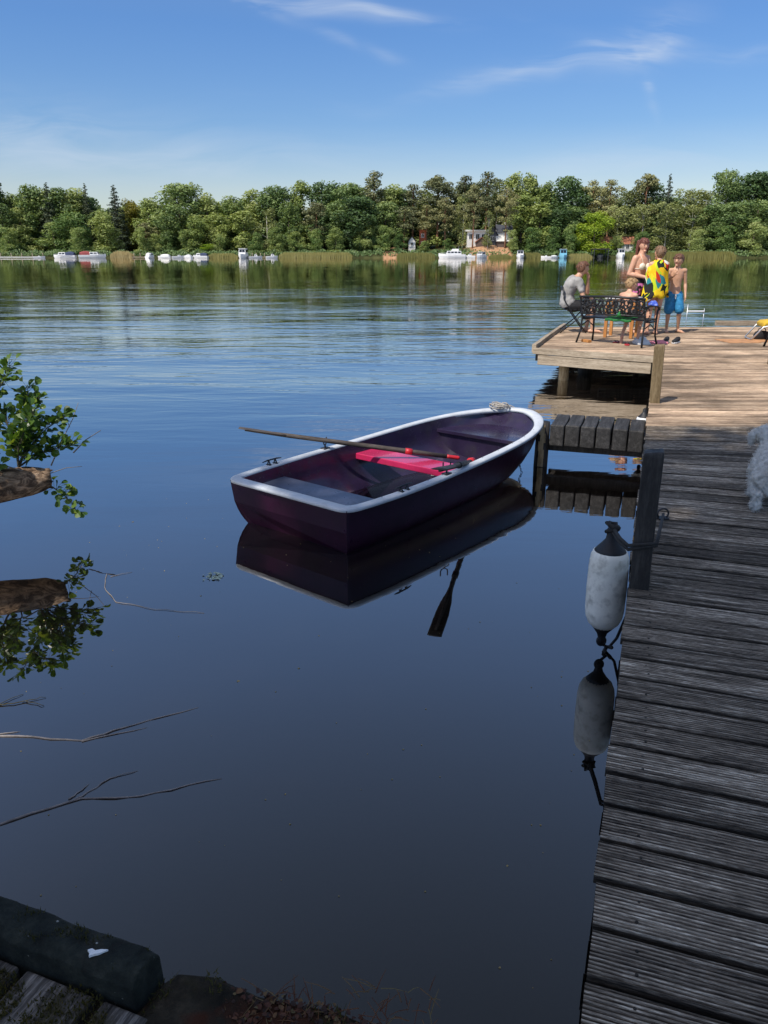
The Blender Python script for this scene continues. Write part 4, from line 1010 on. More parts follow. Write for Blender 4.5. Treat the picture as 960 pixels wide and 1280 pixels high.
def hair(t,P,m_,low=-.55,front=.18,vol=1.08,rough=.05,locks=None):
    h,c,f,u,s=P['hf']; mb=MB(); rings=[]; sd=U(0,50)
    for i in range(0,17):
        a=math.pi*(i/16-.5)*.99; z=math.sin(a); r=math.cos(a); ring=[]
        for q in range(32):
            A=2*math.pi*q/32; cx,sy=math.cos(A),math.sin(A)
            keep=(z>lerp(low,front,smooth(-.35,.45,sy)) )
            k=(vol+rough*MN.noise(V((cx*r*3.5+sd,sy*r*3.5,z*3.5)))+rough*.6*MN.noise(V((cx*r*9+sd,sy*r*9,z*7)))) if keep else .82
            w=.385*(1-.20*max(0,-z)**1.3)*k; dF=.45*k*(1-.06*max(0,-z)); dB=.50*k*(1-.30*max(0,-z))
            ring.append(c+u*z*.5*h*k+s*cx*r**.9*w*h+f*sy*r**.85*(dF if sy>0 else dB)*h)
        rings.append(ring)
    mb.loft(rings)
    # loose tufts
    for k in range(46):
        A=U(0,6.28); z=U(.1,.95); r=math.sqrt(1-z*z); cx,sy=math.cos(A)*r,math.sin(A)*r
        if sy>.45 and z<.45: continue
        p=c+(u*z*.5+s*cx*.385+f*sy*(.45 if sy>0 else .5))*h*vol; d=(u*z*.3+s*cx+f*sy+u*U(-.6,.5)+s*U(-.6,.6)-f*.3).normalized()
        mb.tube([p-d*.04*h,p+d*.05*h,p+d*.10*h-u*.03*h],[.05*h,.035*h,.008*h],6)
    for L in (locks or []): mb.tube([V(q) for q in L[0]],L[1],9,True)
    return mb.build('hair',M[m_],t,sm=True)
def garment(name,t,P,m_,parts,voxel=.010,it=3):
    mb=MB(); parts(mb); return obj(name,remeshed(mb,voxel,it),M[m_],t)
Z=V((0,0,1)); Y=V((0,1,0)); X=V((1,0,0))
def stand(H,arms,legs=None,head=None,face=Y,wt=1,lw=1,hs=.132,lean=0):
    h=H; sp=[V((0,0,.465*h)),V((0,-.012*h,.64*h)),V((0,lean*h,.835*h))]
    P=dict(H=h,spine=sp,side=X,arms=arms,wt=wt,lw=lw,hs=hs,face=face,head=head or V((0,(lean+.015)*h,(1-hs*.5)*h)))
    P['legs']=legs or [(V((-.048*h,0,.49*h)),V((-.052*h,.008*h,.275*h)),V((-.054*h,-.01*h,.042*h)),V((-.2,1,0))),(V((.048*h,0,.49*h)),V((.052*h,.008*h,.275*h)),V((.054*h,-.01*h,.042*h)),V((.2,1,0)))]
    return P
def S(h,*a): return [V(p)*h for p in a]
# --- woman, facing the photographer and her left
h=1.74
P=stand(h,[(*S(h,(.098,.0,.80),(.135,-.035,.635),(.035,.125,.60)),V((-1,.35,.05)),V((.2,1,.2)),.5,-1),
           (*S(h,(-.098,.0,.80),(-.135,-.03,.635),(-.02,.135,.62)),V((1,.6,.0)),V((-.2,1,.3)),.6,1)],face=V((.42,.9,-.16)),lw=1.08,wt=1.06)
P['hair']='hair_auburn'
wom=person('woman in cream bikini top and black and pink shorts standing beside the towel wrapped boy',(4.90,15.42,DECK),R(180+34),P,'skin')
H0,c,f,u,s=None,None,None,None,None
hh,c,f,u,s=P['hf']
locks=[]
for k in range(9):
    a=-.9+1.8*k/8; q=c-f*(.42-.12*abs(a))*hh+s*a*.42*hh
    locks.append(([q+u*.25*hh,q-u*.25*hh-f*.03*hh,q-u*.75*hh-f*.05*hh+s*U(-.05,.05)*hh,q-u*(1.25+U(-.1,.2))*hh+s*U(-.08,.08)*hh],[.11*hh,.12*hh,.10*hh,.04*hh]))
for k in (-1,1): locks.append(([c+s*k*.40*hh+u*.2*hh-f*.05*hh,c+s*k*.46*hh-u*.2*hh-f*.08*hh,c+s*k*.44*hh-u*.7*hh-f*.05*hh],[.08*hh,.09*hh,.04*hh]))
hair(wom,P,'hair_auburn',-.5,.30,1.12,.08,locks)
def top(mb):
    torso(mb,P,.006,.66,.78)
def bik(mb):
    for k in (-1,1):
        mb.ball(V((k*.046*h,.060*h,.712*h)),(.043*h,.026*h,.036*h),14,8)
    mb.tube([V((.099*h*math.cos(a),.062*h*math.sin(a)-.0*h,.690*h)) for a in [2*math.pi*q/20 for q in range(21)]],.010,6)
    for k in (-1,1): mb.tube(S(h,(k*.055,.078,.735),(k*.060,.062,.785),(k*.045,.010,.845),(k*.015,-.035,.848)),.006,6)
garment('bikini_top',wom,P,'cream_cloth',bik,.007,1)
def sh(mb):
    torso(mb,P,.012,0,.40); leg(mb,P,0,.018,0,.92,False); leg(mb,P,1,.018,0,.92,False)
garment('shorts',wom,P,'shorts',sh)
# --- boy wrapped in a towel, seen from behind
h=1.60
P=stand(h,[(*S(h,(.095,0,.80),(.12,.02,.645),(.04,.12,.69)),V((-1,.2,.3)),V((.2,1,0)),.9,1),(*S(h,(-.095,0,.80),(-.12,.02,.645),(-.04,.12,.69)),V((1,.2,.3)),V((-.2,1,0)),.9,-1)],
  legs=[(*S(h,(-.048,0,.49),(-.055,.012,.275),(-.070,-.005,.042)),V((-.3,1,0))),(*S(h,(.048,0,.49),(.05,.015,.275),(.045,.0,.042)),V((.25,1,0)))],face=V((-.25,1,.0)),hs=.142,wt=.92,lw=.95)
P['hair']='hair_light'
kid=person('boy seen from behind, wrapped in a loud yellow, lime and teal towel',(5.15,15.12,DECK),R(8),P,'skin')
hair(kid,P,'hair_light',-.75,.25,1.10,.07)
def towel():
    mb=MB(); gr=[]; n=72; rings=[]
    prof=[(.850,.040,.042),(.838,.066,.055),(.818,.112,.074),(.79,.132,.086),(.745,.136,.092),(.69,.134,.094),(.63,.138,.096),(.57,.146,.100),(.51,.152,.104),(.46,.160,.108),(.42,.168,.112)]
    for i,(z,w,d) in enumerate(prof):
        ring=[]; e=i/(len(prof)-1)
        for q in range(n):
            A=2*math.pi*q/n; cx,sy=math.cos(A),math.sin(A)
            fold=math.sin(A*4+1.1+e*1.6)*.5+math.sin(A*9+2.0-e*2)*.35+.5*MN.noise(V((cx*2.5,sy*2.5,e*2.2)))
            k=1+(.018+.075*e)*fold
            # the left corner hangs low, the right edge is pulled up by the arm
            zz=z-e*(.105*math.exp(-((A-math.pi)/.55)**2)-.035*math.exp(-((A-5.6)/.6)**2))+.016*e*math.sin(A*6)+.01*MN.noise(V((A*3,e*5,2)))
            wx=w*.92*(1+.10*e*(1 if cx<0 else -.3))
            ring.append(V((cx*wx*k*h-.010*e,(sy*d*k+.012)*h,zz*h))); gr.append((A*.20+.10*math.sin(e*7),z*h*1.0+.22*math.sin(A*1.5)+.06*math.sin(A*6),e*.3))
        rings.append(ring)
    mb.loft(rings,cap=False); mb.g=gr
    return mb
towel().build('towel',M['towel'],kid,sm=True,solid=.014)
# --- boy in blue shorts
h=1.46
P=stand(h,[(*S(h,(-.100,.0,.795),(-.132,-.02,.63),(-.130,.045,.485)),V((.0,.15,-1)),V((-1,.1,0)),.35,-1),
           (*S(h,(.100,.0,.795),(.128,.045,.66),(.075,.15,.74)),V((-.1,.4,1)),V((.8,.5,0)),.7,1)],
  legs=[(*S(h,(-.05,0,.49),(-.075,.045,.285),(-.105,-.025,.042)),V((-.5,1,0))),(*S(h,(.05,0,.49),(.055,.01,.275),(.050,-.01,.042)),V((.15,1,0)))],face=V((.62,.78,-.06)),hs=.150,wt=.90,lw=.88)
P['hair']='hair_brown'
boy=person('bare chested boy in blue swim shorts standing rightmost of the group',(5.62,15.46,DECK),R(180-3),P,'skin_tan')
hair(boy,P,'hair_brown',-.62,.28,1.11,.06)
def sh(mb):
    torso(mb,P,.012,0,.20)
    for k in (0,1):
        hp,kn,an=leg_paths(P,k); seg(mb,h,[hp,hp.lerp(kn,.4),hp.lerp(kn,.90)],[.056,.056,.058],.010)
garment('swim_shorts',boy,P,'blue_cloth',sh)
e=MB(); e.tube(S(h,(.0,.066,.50),(-.004,.075,.47),(.004,.078,.44)),.004,5); e.tube(S(h,(.0,.066,.50),(.008,.074,.475),(.012,.078,.45)),.004,5); e.build('drawstring',M['white_cloth'],boy)
# --- man on the folding chair, chin in hand
h=1.76; z0=.44
P=dict(H=h,spine=[V((0,-.10,z0+.06)),V((0,-.20,z0+.34)),V((0,.06,z0+.60))],side=X,wt=1.08,lw=1.0,hs=.134,face=V((-.18,1,.02)),head=V((0,.135,z0+.765)),
  arms=[(V((-.165,.05,z0+.535)),V((-.15,.27,z0+.30)),V((-.04,.25,z0+.56)),V((.25,-.05,1)),V((-.5,.8,.0)),.9,-1),(V((.165,.05,z0+.535)),V((.20,.15,z0+.24)),V((.02,.34,z0+.20)),V((-1,.3,0)),V((0,.3,1)),.5,1)],
  legs=[(V((-.09,-.05,z0+.06)),V((-.13,.36,z0+.085)),V((-.12,.30,.075)),V((-.1,1,-.05))),(V((.09,-.05,z0+.06)),V((.14,.36,z0+.085)),V((.13,.38,.075)),V((.15,1,0)))])
P['hair']='hair_brown'
man=person('man in grey t-shirt and dark shorts sitting on the folding chair, chin in hand',CH,CZ,P,'skin_tan')
hair(man,P,'hair_brown',-.6,.22,1.11,.07)
def tee(mb):
    torso(mb,P,.016,0.0,.95); up_arm(mb,P,0,.020,.62); up_arm(mb,P,1,.020,.62)
    for k in (0,1):
        shd=P['arms'][k][0]; seg(mb,h,[bez(*P['spine'],.90).lerp(shd,.5),shd],[.038,.036],.014)
ms=remeshed((lambda mb:(tee(mb),mb)[1])(MB()),.010,3,lambda p:.016*MN.noise(p*8)+.008*MN.noise(p*19)); obj('t_shirt',ms,M['grey_cloth'],man)
def sh(mb):
    torso(mb,P,.012,0,.16); leg(mb,P,0,.018,0,.82,False); leg(mb,P,1,.018,0,.82,False)
garment('shorts',man,P,'black_cloth',sh)
# --- child on the bench, back to us (x along bench, y to the front)
h=1.30; z0=.455
P=dict(H=h,spine=[V((0,.18,z0+.05)),V((0,.13,z0+.26)),V((0,.24,z0+.40))],side=X,wt=.92,lw=.9,hs=.158,face=V((.75,.65,-.1)),head=V((.01,.285,z0+.525)),
  arms=[(V((-.125,.225,z0+.355)),V((-.17,.33,z0+.17)),V((-.10,.50,z0+.25)),V((.5,1,0)),V((-.3,.2,1)),.4,1),(V((.125,.225,z0+.355)),V((.17,.34,z0+.17)),V((.09,.50,z0+.25)),V((-.5,1,0)),V((.3,.2,1)),.4,-1)],
  legs=[(V((-.065,.22,z0+.045)),V((-.10,.52,z0+.05)),V((-.05,.26,.09)),V((0,-.35,-1)),V((0,-1,.3))),(V((.065,.22,z0+.045)),V((.12,.53,z0+.05)),V((.16,.30,.10)),V((.15,-.5,-1)),V((0,-1,.4)))])
# feet tucked back under the seat, toes on the deck
P['legs']=[(V((-.065,.22,z0+.045)),V((-.10,.52,z0+.03)),V((-.09,.28,.11)),V((0,-.25,-1)),V((0,-1,0))),(V((.065,.22,z0+.045)),V((.12,.53,z0+.03)),V((.17,.36,.09)),V((.1,.2,-1)),V((0,-1,.2)))]
P['hair']='hair_fair'
child=person('bare backed fair haired child sitting on the iron bench, back to the viewer',BP(.13,.0),BZ,P,'skin')
hair(child,P,'hair_fair',-.7,.28,1.10,.06)
def sh(mb):
    torso(mb,P,.010,0,.14); leg(mb,P,0,.014,0,.7,False); leg(mb,P,1,.014,0,.7,False)
garment('swim_shorts',child,P,'black_cloth',sh)
# --- lounger at the right edge with somebody's leg on it
LO=V((6.62,14.25,DECK)); LZ=R(-12)
t=thing('sun_lounger','low aluminium sun lounger with yellow cushion at the right edge of the photo','sun lounger',LO,LZ)
mb=MB(); mb.tube([(1.9,-.27,.28),(.35,-.27,.28),(.16,-.27,.24),(.0,-.25,.03),(-.02,-.18,.018),(-.02,.18,.018),(.0,.25,.03),(.16,.27,.24),(.35,.27,.28),(1.9,.27,.28)],.014,8)
mb.build('frame',M['chrome'],t,sm=True)
for y in (-.26,.26):
    mb=MB(); mb.tube([(1.0,y,.28),(1.12,y*1.02,.03),(1.2,y*1.02,.014),(1.30,y*1.02,.03),(1.4,y,.28)],.012,8); mb.build('leg',M['chrome'],t,sm=True)
mb=MB(); rings=[]
for x,z in ((.16,.26),(.20,.295),(.40,.315),(.8,.315),(1.3,.36),(1.9,.62)):
    rings.append([V((x,y,z+d)) for y,d in ((-.25,-.03),(.25,-.03),(.26,0),(.25,.035),(.0,.045),(-.25,.035),(-.26,0))])
mb.loft(rings); mb.build('cushion',M['yellow_cloth'],t,bevel=.01,sm=True)
h=1.72
P=dict(H=h,spine=[V((1.18,0,.48)),V((1.40,0,.53)),V((1.74,0,.78))],side=V((0,1,0)),wt=1,lw=1,hs=.134,face=V((-.5,0,.8)),up=V((.8,0,.5)),head=V((1.86,0,.94)),
  arms=[(V((1.66,.17,.73)),V((1.45,.25,.52)),V((1.22,.22,.46)),V((-1,0,-.05)),V((0,.2,1)),.3,1),(V((1.66,-.17,.73)),V((1.45,-.25,.52)),V((1.22,-.22,.46)),V((-1,0,-.05)),V((0,-.2,1)),.3,-1)],
  legs=[(V((1.16,-.08,.465)),V((.78,-.12,.66)),V((.50,-.13,.435)),V((-1,-.1,-.25)),V((-.2,0,1))),(V((1.16,.08,.465)),V((.72,.10,.45)),V((.36,.10,.425)),V((-.35,.1,1)),V((-1,0,.0)))])
P['hair']='hair_brown'
ly=person('sunbather lying on the lounger, only a bare leg and foot in the photo',LO,LZ,P,'skin_tan',.010)
hair(ly,P,'hair_brown',-.6,.2)
def sh(mb): torso(mb,P,.012,0,.24); leg(mb,P,0,.018,0,.5,False); leg(mb,P,1,.018,0,.5,False)
garment('swim_shorts',ly,P,'black_cloth',sh)
t=thing('dark_bag','small dark bag standing under the lounger at the right edge','bag',LO+V((.20,-.04,0)),.3)
mb=MB(); mb.loft([[V((.15*w*math.cos(2*math.pi*q/14),.09*w*math.sin(2*math.pi*q/14),z)) for q in range(14)] for z,w in ((0,.8),(.02,1),(.09,1.02),(.14,.8),(.155,.4))]); mb.build('pouch',M['black_cloth'],t,sm=True)
mb=MB(); mb.tube([(-.10,0,.13),(-.07,0,.19),(.0,0,.21),(.07,0,.19),(.10,0,.13)],.008,6); mb.build('handle',M['black_cloth'],t,sm=True)

# ------------------------------------------------------------------ small things on the platform
def shoe(label,loc,rz,m_,sole,name='shoe',cat='shoe',group=None):
    t=thing(name,label,cat,loc,rz,group)
    mb=MB(); mb.loft([[V((.042*w*math.cos(2*math.pi*q/14),y,z0+hh*.5+hh*.5*math.sin(2*math.pi*q/14))) for q in range(14)] for y,w,z0,hh in ((-.125,.55,.02,.05),(-.11,.85,.02,.085),(-.05,.95,.02,.085),(.02,1.0,.02,.065),(.08,1.02,.02,.048),(.12,.75,.02,.035),(.135,.4,.022,.02))])
    mb.build('upper',M[m_],t,sm=True)
    mb=MB(); pl=[(.044*w*s,y) for s,lst in ((1,[(-.13,.6),(-.08,.9),(0,.95),(.08,1.05),(.13,.6)]),(-1,[(.13,.6),(.08,1.05),(0,.95),(-.08,.9),(-.13,.6)])) for y,w in lst]
    mb.prism(pl,0,.026); mb.build('sole',M[sole],t,bevel=.005)
    return t
shoe('left shoe of the black pair standing on the sunny decking',(4.90,13.62,DECK+.003),R(150),'black_cloth','white_paint')
shoe('right shoe of the black pair standing on the sunny decking',(5.06,13.58,DECK+.003),R(140),'black_cloth','white_paint')
def heap(name,label,cat,loc,size,m_,seed):
    mb=MB(); rings=[]; n=22
    for i in range(9):
        e=i/8; r=math.cos(e*math.pi/2)**.7 if e<1 else .02
        rings.append([V((size[0]*r*math.cos(2*math.pi*q/n),size[1]*r*math.sin(2*math.pi*q/n),size[2]*e))*1 for q in range(n)])
    for rr in rings:
        for p in rr:
            k=1+.38*MN.noise(V((p.x*9+seed,p.y*9,p.z*9)))+.2*MN.noise(V((p.x*22+seed,p.y*22,p.z*20))); p.x*=k; p.y*=k; p.z*=max(.6,k)
    mb.loft(rings); o=mb.build(name,M[m_],None,sm=True); o.location=loc; tag(o,label,cat); return o
heap('white_cloth','crumpled white cloth heap lying on the deck under the bench','cloth',BP(.36,.42,.003),(.15,.11,.13),'white_cloth',3)
heap('pink_towel','pink towel dropped on the deck beyond the right end of the bench','towel',BP(.47,.72,.003),(.19,.10,.07),'pink_cloth',8)
heap('blue_towel','bunched royal blue cloth on the right armrest of the bench','towel',BP(.575,.23,.665),(.075,.13,.075),'royal_cloth',5)
t=thing('wooden_block','flat orange wooden block under the left end of the bench','block',BP(-.50,.06,.003),BZ-R(25)); mb=MB(); mb.box((0,0,.022),(.21,.07,.045)); mb.build('wood',M['orange_wood'],t,bevel=.004)
def flipflop(label,loc,rz):
    t=thing('flip_flop',label,'flip flop',loc,rz); mb=MB()
    mb.prism([(.042*w*s,y) for s,lst in ((1,[(-.12,.6),(-.07,.85),(0,.8),(.07,1.05),(.115,.6)]),(-1,[(.115,.6),(.07,1.05),(0,.8),(-.07,.85),(-.12,.6)])) for y,w in lst],0,.016); mb.build('sole',M['red_plastic'],t,bevel=.003)
    mb=MB(); mb.tube([(-.035,-.01,.012),(-.02,.03,.035),(0,.07,.016)],.006,6); mb.tube([(.035,-.01,.012),(.02,.03,.035),(0,.07,.016)],.006,6); mb.build('strap',M['black_cloth'],t,sm=True); return t
flipflop('red flip flop lying under the bench beside the white cloth',BP(.22,.16,.003),BZ+R(-150))
flipflop('red flip flop lying under the bench left of the folding table leg',BP(-.10,.40,.003),BZ+R(-170))
lad=thing('swim_ladder','thin white swim ladder rising from the water behind the platform','ladder',(6.50,16.95,0))
for x in (-.02,.34):
    mb=MB(); mb.tube([(x,0,-.6),(x,0,.5),(x,0,.86 if x>.1 else .95)],.008,8); mb.build('rail',M['chrome'],lad,sm=True)
for z in (.80,.45,.15):
    mb=MB(); mb.box((.16,.0,z),(.36,.06,.03)); mb.build('step',M['white_paint'],lad,bevel=.005)

# ------------------------------------------------------------------ dog (y forward)
DP=J(.745,4.98,DECK)
dog=thing('dog','small curly grey white dog walking away on the jetty at the right edge','dog',DP,-TH-R(2))
mb=MB()
body=[(-.05,.155,.045,.05),(-.03,.205,.075,.075),(.03,.225,.095,.09),(.11,.222,.098,.095),(.20,.215,.098,.105),(.28,.225,.095,.105),(.34,.25,.075,.085),(.39,.29,.058,.065),(.43,.33,.045,.05)]
mb.loft([[V((w*math.cos(2*math.pi*q/16),y,z+hh*math.sin(2*math.pi*q/16))) for q in range(16)] for y,z,w,hh in body])
for s in (-1,1):
    mb.tube([(s*.055,.02,.20),(s*.066,.055,.135),(s*.064,-.035,.095),(s*.064,-.03,.03),(s*.064,.01,.020)],[.062,.046,.032,.030,.030],10,True)
    mb.tube([(s*.058,.29,.20),(s*.064,.265,.12),(s*.064,.285,.07),(s*.064,.285,.026),(s*.064,.31,.018)],[.052,.038,.031,.030,.028],10,True)
mb.ball((-.015,.455,.375),(.066,.072,.062),14,9); mb.tube([(-.015,.49,.36),(-.02,.55,.345)],[.040,.028],10,True)
for s in (-1,1): mb.tube([(-.015+s*.055,.44,.40),(-.015+s*.082,.45,.365),(-.015+s*.085,.455,.32)],[.026,.030,.020],9,True)
mb.tube([(0,-.055,.22),(0,-.085,.265),(.015,-.06,.315),(.03,-.015,.325)],[.024,.026,.028,.020],9,True)
me=remeshed(mb,.007,2,lambda p:.010*MN.noise(p*46)+.006*MN.noise(p*100)+.004*MN.noise(p*18))
bo=obj('body',me,M['dog'],dog)
cu=MB()
for k in range(7000):
    v=me.vertices[random.randrange(len(me.vertices))]; n=v.normal; d=(n*.5+V((U(-1,1),U(-1,1),U(-1,.5)))).normalized(); e=d.cross(n); e=e.normalized() if e.length>.01 else d.orthogonal().normalized()
    p=v.co; L=U(.010,.022); w=.0011
    a=p+n*.001; b=p+n*.005+d*L*.6; c=p+n*.003+d*L*.9+e*L*.5
    cu.add([a-e*w,a+e*w,b+e*w,b-e*w,c],[(0,1,2,3),(3,2,4)],1)
cu.build('coat',M['dog'],dog)
mb=MB(); mb.ball((-.02,.575,.352),(.014,.010,.011),10,6); mb.build('nose',M['eye'],dog,sm=True)
for s in (-1,1): mb=MB(); mb.ball((-.015+s*.028,.515,.392),.008,8,6); mb.build('eye',M['eye'],dog,sm=True)
# ------------------------------------------------------------------ trees
def card(mb,p,n,size,tint):
    n=n.normalized(); a=n.orthogonal().normalized(); b=n.cross(a); r=U(0,6.28)
    d=a*math.cos(r)+b*math.sin(r); e=n.cross(d); k=size*U(.6,1.2)
    mb.add([p-d*k*.55,p+e*k*.33-d*k*.1,p+d*k*.55+n*k*.12,p-e*k*.33+d*k*.06],[(0,1,2,3)],tint)
def lobes_crown(lobes,dens,size,gap=.30,droop=0,seed=0):
    mb=MB()
    for (c,r,sq) in lobes:
        c=V(c); n=int(dens*r**1.85)
        tl=U(-.22,.20)
        for k in range(n):
            d=V((random.gauss(0,1),random.gauss(0,1),random.gauss(0,1))).normalized(); rr=r*random.random()**.30
            if d.z<-.35 and random.random()<.55: continue
            q=V((d.x,d.y,d.z*sq))*rr; p=c+q
            g=MN.noise(p*(1.5/r)+V((seed,0,0)))+.5*MN.noise(p*(3.6/r)+V((0,seed,0)))
            if g<-gap: continue
            p+=d*g*r*.28
            nn=d*.9+V((U(-1,1),U(-1,1),U(-.5,1.1)))
            if droop: p.z-=droop*random.random()**2
            card(mb,p,nn,size,max(0,min(1,.36+tl+.50*g+.24*d.z+U(-.16,.16))))  # lobe tops lightened and hollows darkened: light and shade put into the tint
    return mb
def trunk_mb(h,r,limbs,lean=.02):
    mb=MB(); top=V((h*lean,h*lean*.5,h)); mb.tube([V((0,0,-1.5)),V((0,0,h*.1)),V((h*lean*.3,0,h*.45)),top],[r*1.25,r,r*.75,r*.22],9)
    for c,rr,sq in limbs:
        c=V(c); z=max(h*.18,c.z-rr*.9); p=V((h*lean*.4,0,min(z,h*.8))); mb.tube([p,p.lerp(c,.5)+V((0,0,.3)),c],[r*.42,r*.28,r*.08],6)
    return mb
def proto(kind,var):
    random.seed(hash_(kind)*17+var*101); L=[]; size=.72; dens=46; gap=.30; droop=0; h=24.0; w=14.0; fm,bm='f_'+kind,'bark_far'
    if kind=='oak':
        for k in range(40): a=U(0,6.28); t=U(.14,.93); e=math.sin(math.pi*min(1,(t-.02)*.93))**.6; d=U(.25,.72)*7*e; r=U(1.5,2.9); L.append(((d*math.cos(a),d*math.sin(a),t*24-r*.3),r,1.0))
        L.append(((U(-1,1),0,21.2),2.6,.85)); L+=[((U(-4,4),U(-4,4),U(2.5,6)),2.8,.8) for k in range(6)]; dens=56
    elif kind in('broad','yellow','round','bright'):
        n={'broad':36,'yellow':26,'round':26,'bright':24}[kind]
        for k in range(n): a=U(0,6.28); t=U(.12,.95); e=math.sin(math.pi*min(1,.12+t*.84))**.55; d=U(.2,.72)*7*e; r=U(1.5,2.8)*(1.1 if kind in('round','bright') else 1); L.append(((d*math.cos(a),d*math.sin(a),t*24-r*.4),r,1.15))
        L.append(((U(-.8,.8),0,21.4),2.5,.9)); L+=[((U(-4.5,4.5),U(-4.5,4.5),U(1.5,4)),2.6,.8) for k in range(5)]; dens=56
    elif kind=='poplar':
        for k in range(34): a=U(0,6.28); t=U(.08,.97); e=min(1,(1.02-t)*2.2)**.6; d=U(.1,.62)*6*e; r=U(1.2,2.1); L.append(((d*math.cos(a),d*math.sin(a),t*24-r*.3),r,1.35))
        for k in range(4): L.append(((U(-2.6,2.6),U(-2,2),U(20.5,22.6)),U(1.0,1.5),1.5))
        w=11.0; dens=70
    elif kind=='birch':
        for k in range(40): a=U(0,6.28); t=U(.12,.97); e=math.sin(math.pi*min(1,.1+t*.84))**.6; d=U(.2,.75)*6*e; r=U(1.1,2.0); L.append(((d*math.cos(a),d*math.sin(a),t*24-r*.3),r,1.1))
        droop=1.3; size=.6; dens=62; gap=.2; w=12.5; bm='bark_birch'
    elif kind=='pine':
        for k in range(24): a=U(0,6.28); t=U(.46,.95); e=min(1,(1.04-t)*3.2)**.5*(.6+.4*smooth(.5,.7,t)); d=U(.15,.8)*6.2*e; r=U(1.4,2.4); L.append(((d*math.cos(a),d*math.sin(a),t*24-.3),r,.55))
        L.append(((0,0,22.6),2.0,.6)); dens=70; gap=.2; size=.62; w=13.0; bm='bark_pine'
        L+=[((U(-2.5,2.5),U(-2,2),U(7,11)),1.2,.5) for k in range(3)]
    elif kind=='spruce':
        for k in range(46):
            t=k/45; z=2+21.4*t; R_=4.2*(1-t)**.85+.25; a=k*2.4; L.append(((R_*.58*math.cos(a),R_*.58*math.sin(a),z-R_*.12),R_*.55+.25,.42))
        dens=90; size=.5; gap=.22; w=8.5
    if kind=='yellow': fm='f_yellow'
    if kind=='bright': fm='f_bright'
    r=.32 if kind!='birch' else .2
    if kind=='pine': tm=trunk_mb(22.5,.34,L[::2],U(-.03,.03))
    elif kind=='spruce': tm=trunk_mb(22.5,.28,[],0)
    else: tm=trunk_mb(19,r,L[::3],U(-.04,.04))
    cr=lobes_crown(L,dens,size,gap,droop,var*7.7+hash_(kind))
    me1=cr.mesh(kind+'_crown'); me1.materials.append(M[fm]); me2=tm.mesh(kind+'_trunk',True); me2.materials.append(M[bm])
    return me1,me2,w
def hash_(s): return sum(ord(c)*(i+3) for i,c in enumerate(s))%97
PROTO={(k,v):proto(k,v) for k,n in (('oak',3),('broad',3),('round',3),('poplar',2),('birch',2),('pine',3),('spruce',1),('yellow',1),('bright',1)) for v in range(n)}
NV={k:max(v for a,v in PROTO if a==k)+1 for k,_ in PROTO}
random.seed(5)
BACK=[('oak',-153.4,305.3,2.5,25.7,20.2),('oak',-143.5,303.4,2.4,27.4,12.1),('broad',-138.7,307.5,2.6,21.2,14.9),('broad',-129.4,304.2,2.4,24.2,15.4),('spruce',-122.9,302.9,2.3,24.7,8.7),('broad',-121.2,307.6,2.6,23.0,14.9),('broad',-116.3,314.9,3.1,22.8,16.0),('spruce',-112.6,313.2,3.0,24.4,6.2),('broad',-107.2,312.7,2.9,15.4,11.7),('spruce',-99.2,305.1,2.5,23.9,9.4),('yellow',-95.1,309.5,2.7,18.5,10.2),('broad',-87.4,305.9,2.5,19.4,14.2),('oak',-75.6,304.4,2.4,24.8,18.8),('broad',-65.2,303.5,2.4,21.2,13.4),('broad',-57.1,305.0,2.5,20.0,14.1),('broad',-50.3,315.0,3.1,22.2,13.2),('oak',-41.7,313.6,3.0,23.7,15.2),('poplar',-31.5,313.3,3.0,25.0,11.8),('oak',-23.1,313.2,3.0,25.6,15.2),('oak',-12.0,304.7,2.4,24.8,16.8),('pine',-3.0,306.3,2.5,27.8,14.9),('broad',4.3,310.8,2.8,22.8,13.0),('pine',10.8,312.2,2.9,23.4,15.8),('pine',20.4,314.0,3.0,26.2,17.3),('pine',31.0,314.3,3.0,24.1,13.9),('pine',37.6,303.2,2.4,24.7,14.7),('poplar',48.9,310.5,2.8,25.5,11.6),('poplar',55.2,311.4,2.8,26.2,10.3),('poplar',60.9,309.1,2.7,24.0,10.2),('oak',67.8,304.5,2.4,27.2,16.8),('pine',77.5,308.6,2.7,25.2,12.3),('pine',82.7,303.3,2.4,25.6,14.1),('birch',93.1,315.1,3.1,22.2,12.5),('pine',99.0,314.1,3.0,27.5,13.9),('spruce',106.1,309.7,2.7,27.6,6.8),('birch',111.6,306.2,2.5,22.1,14.2),('birch',122.5,314.7,3.0,22.8,15.3),('oak',127.9,310.0,2.8,29.5,13.7),('oak',140.9,314.4,3.0,29.0,21.5),('oak',149.9,313.9,3.0,26.5,15.2),('oak',158.3,309.1,2.7,27.0,20.5)]
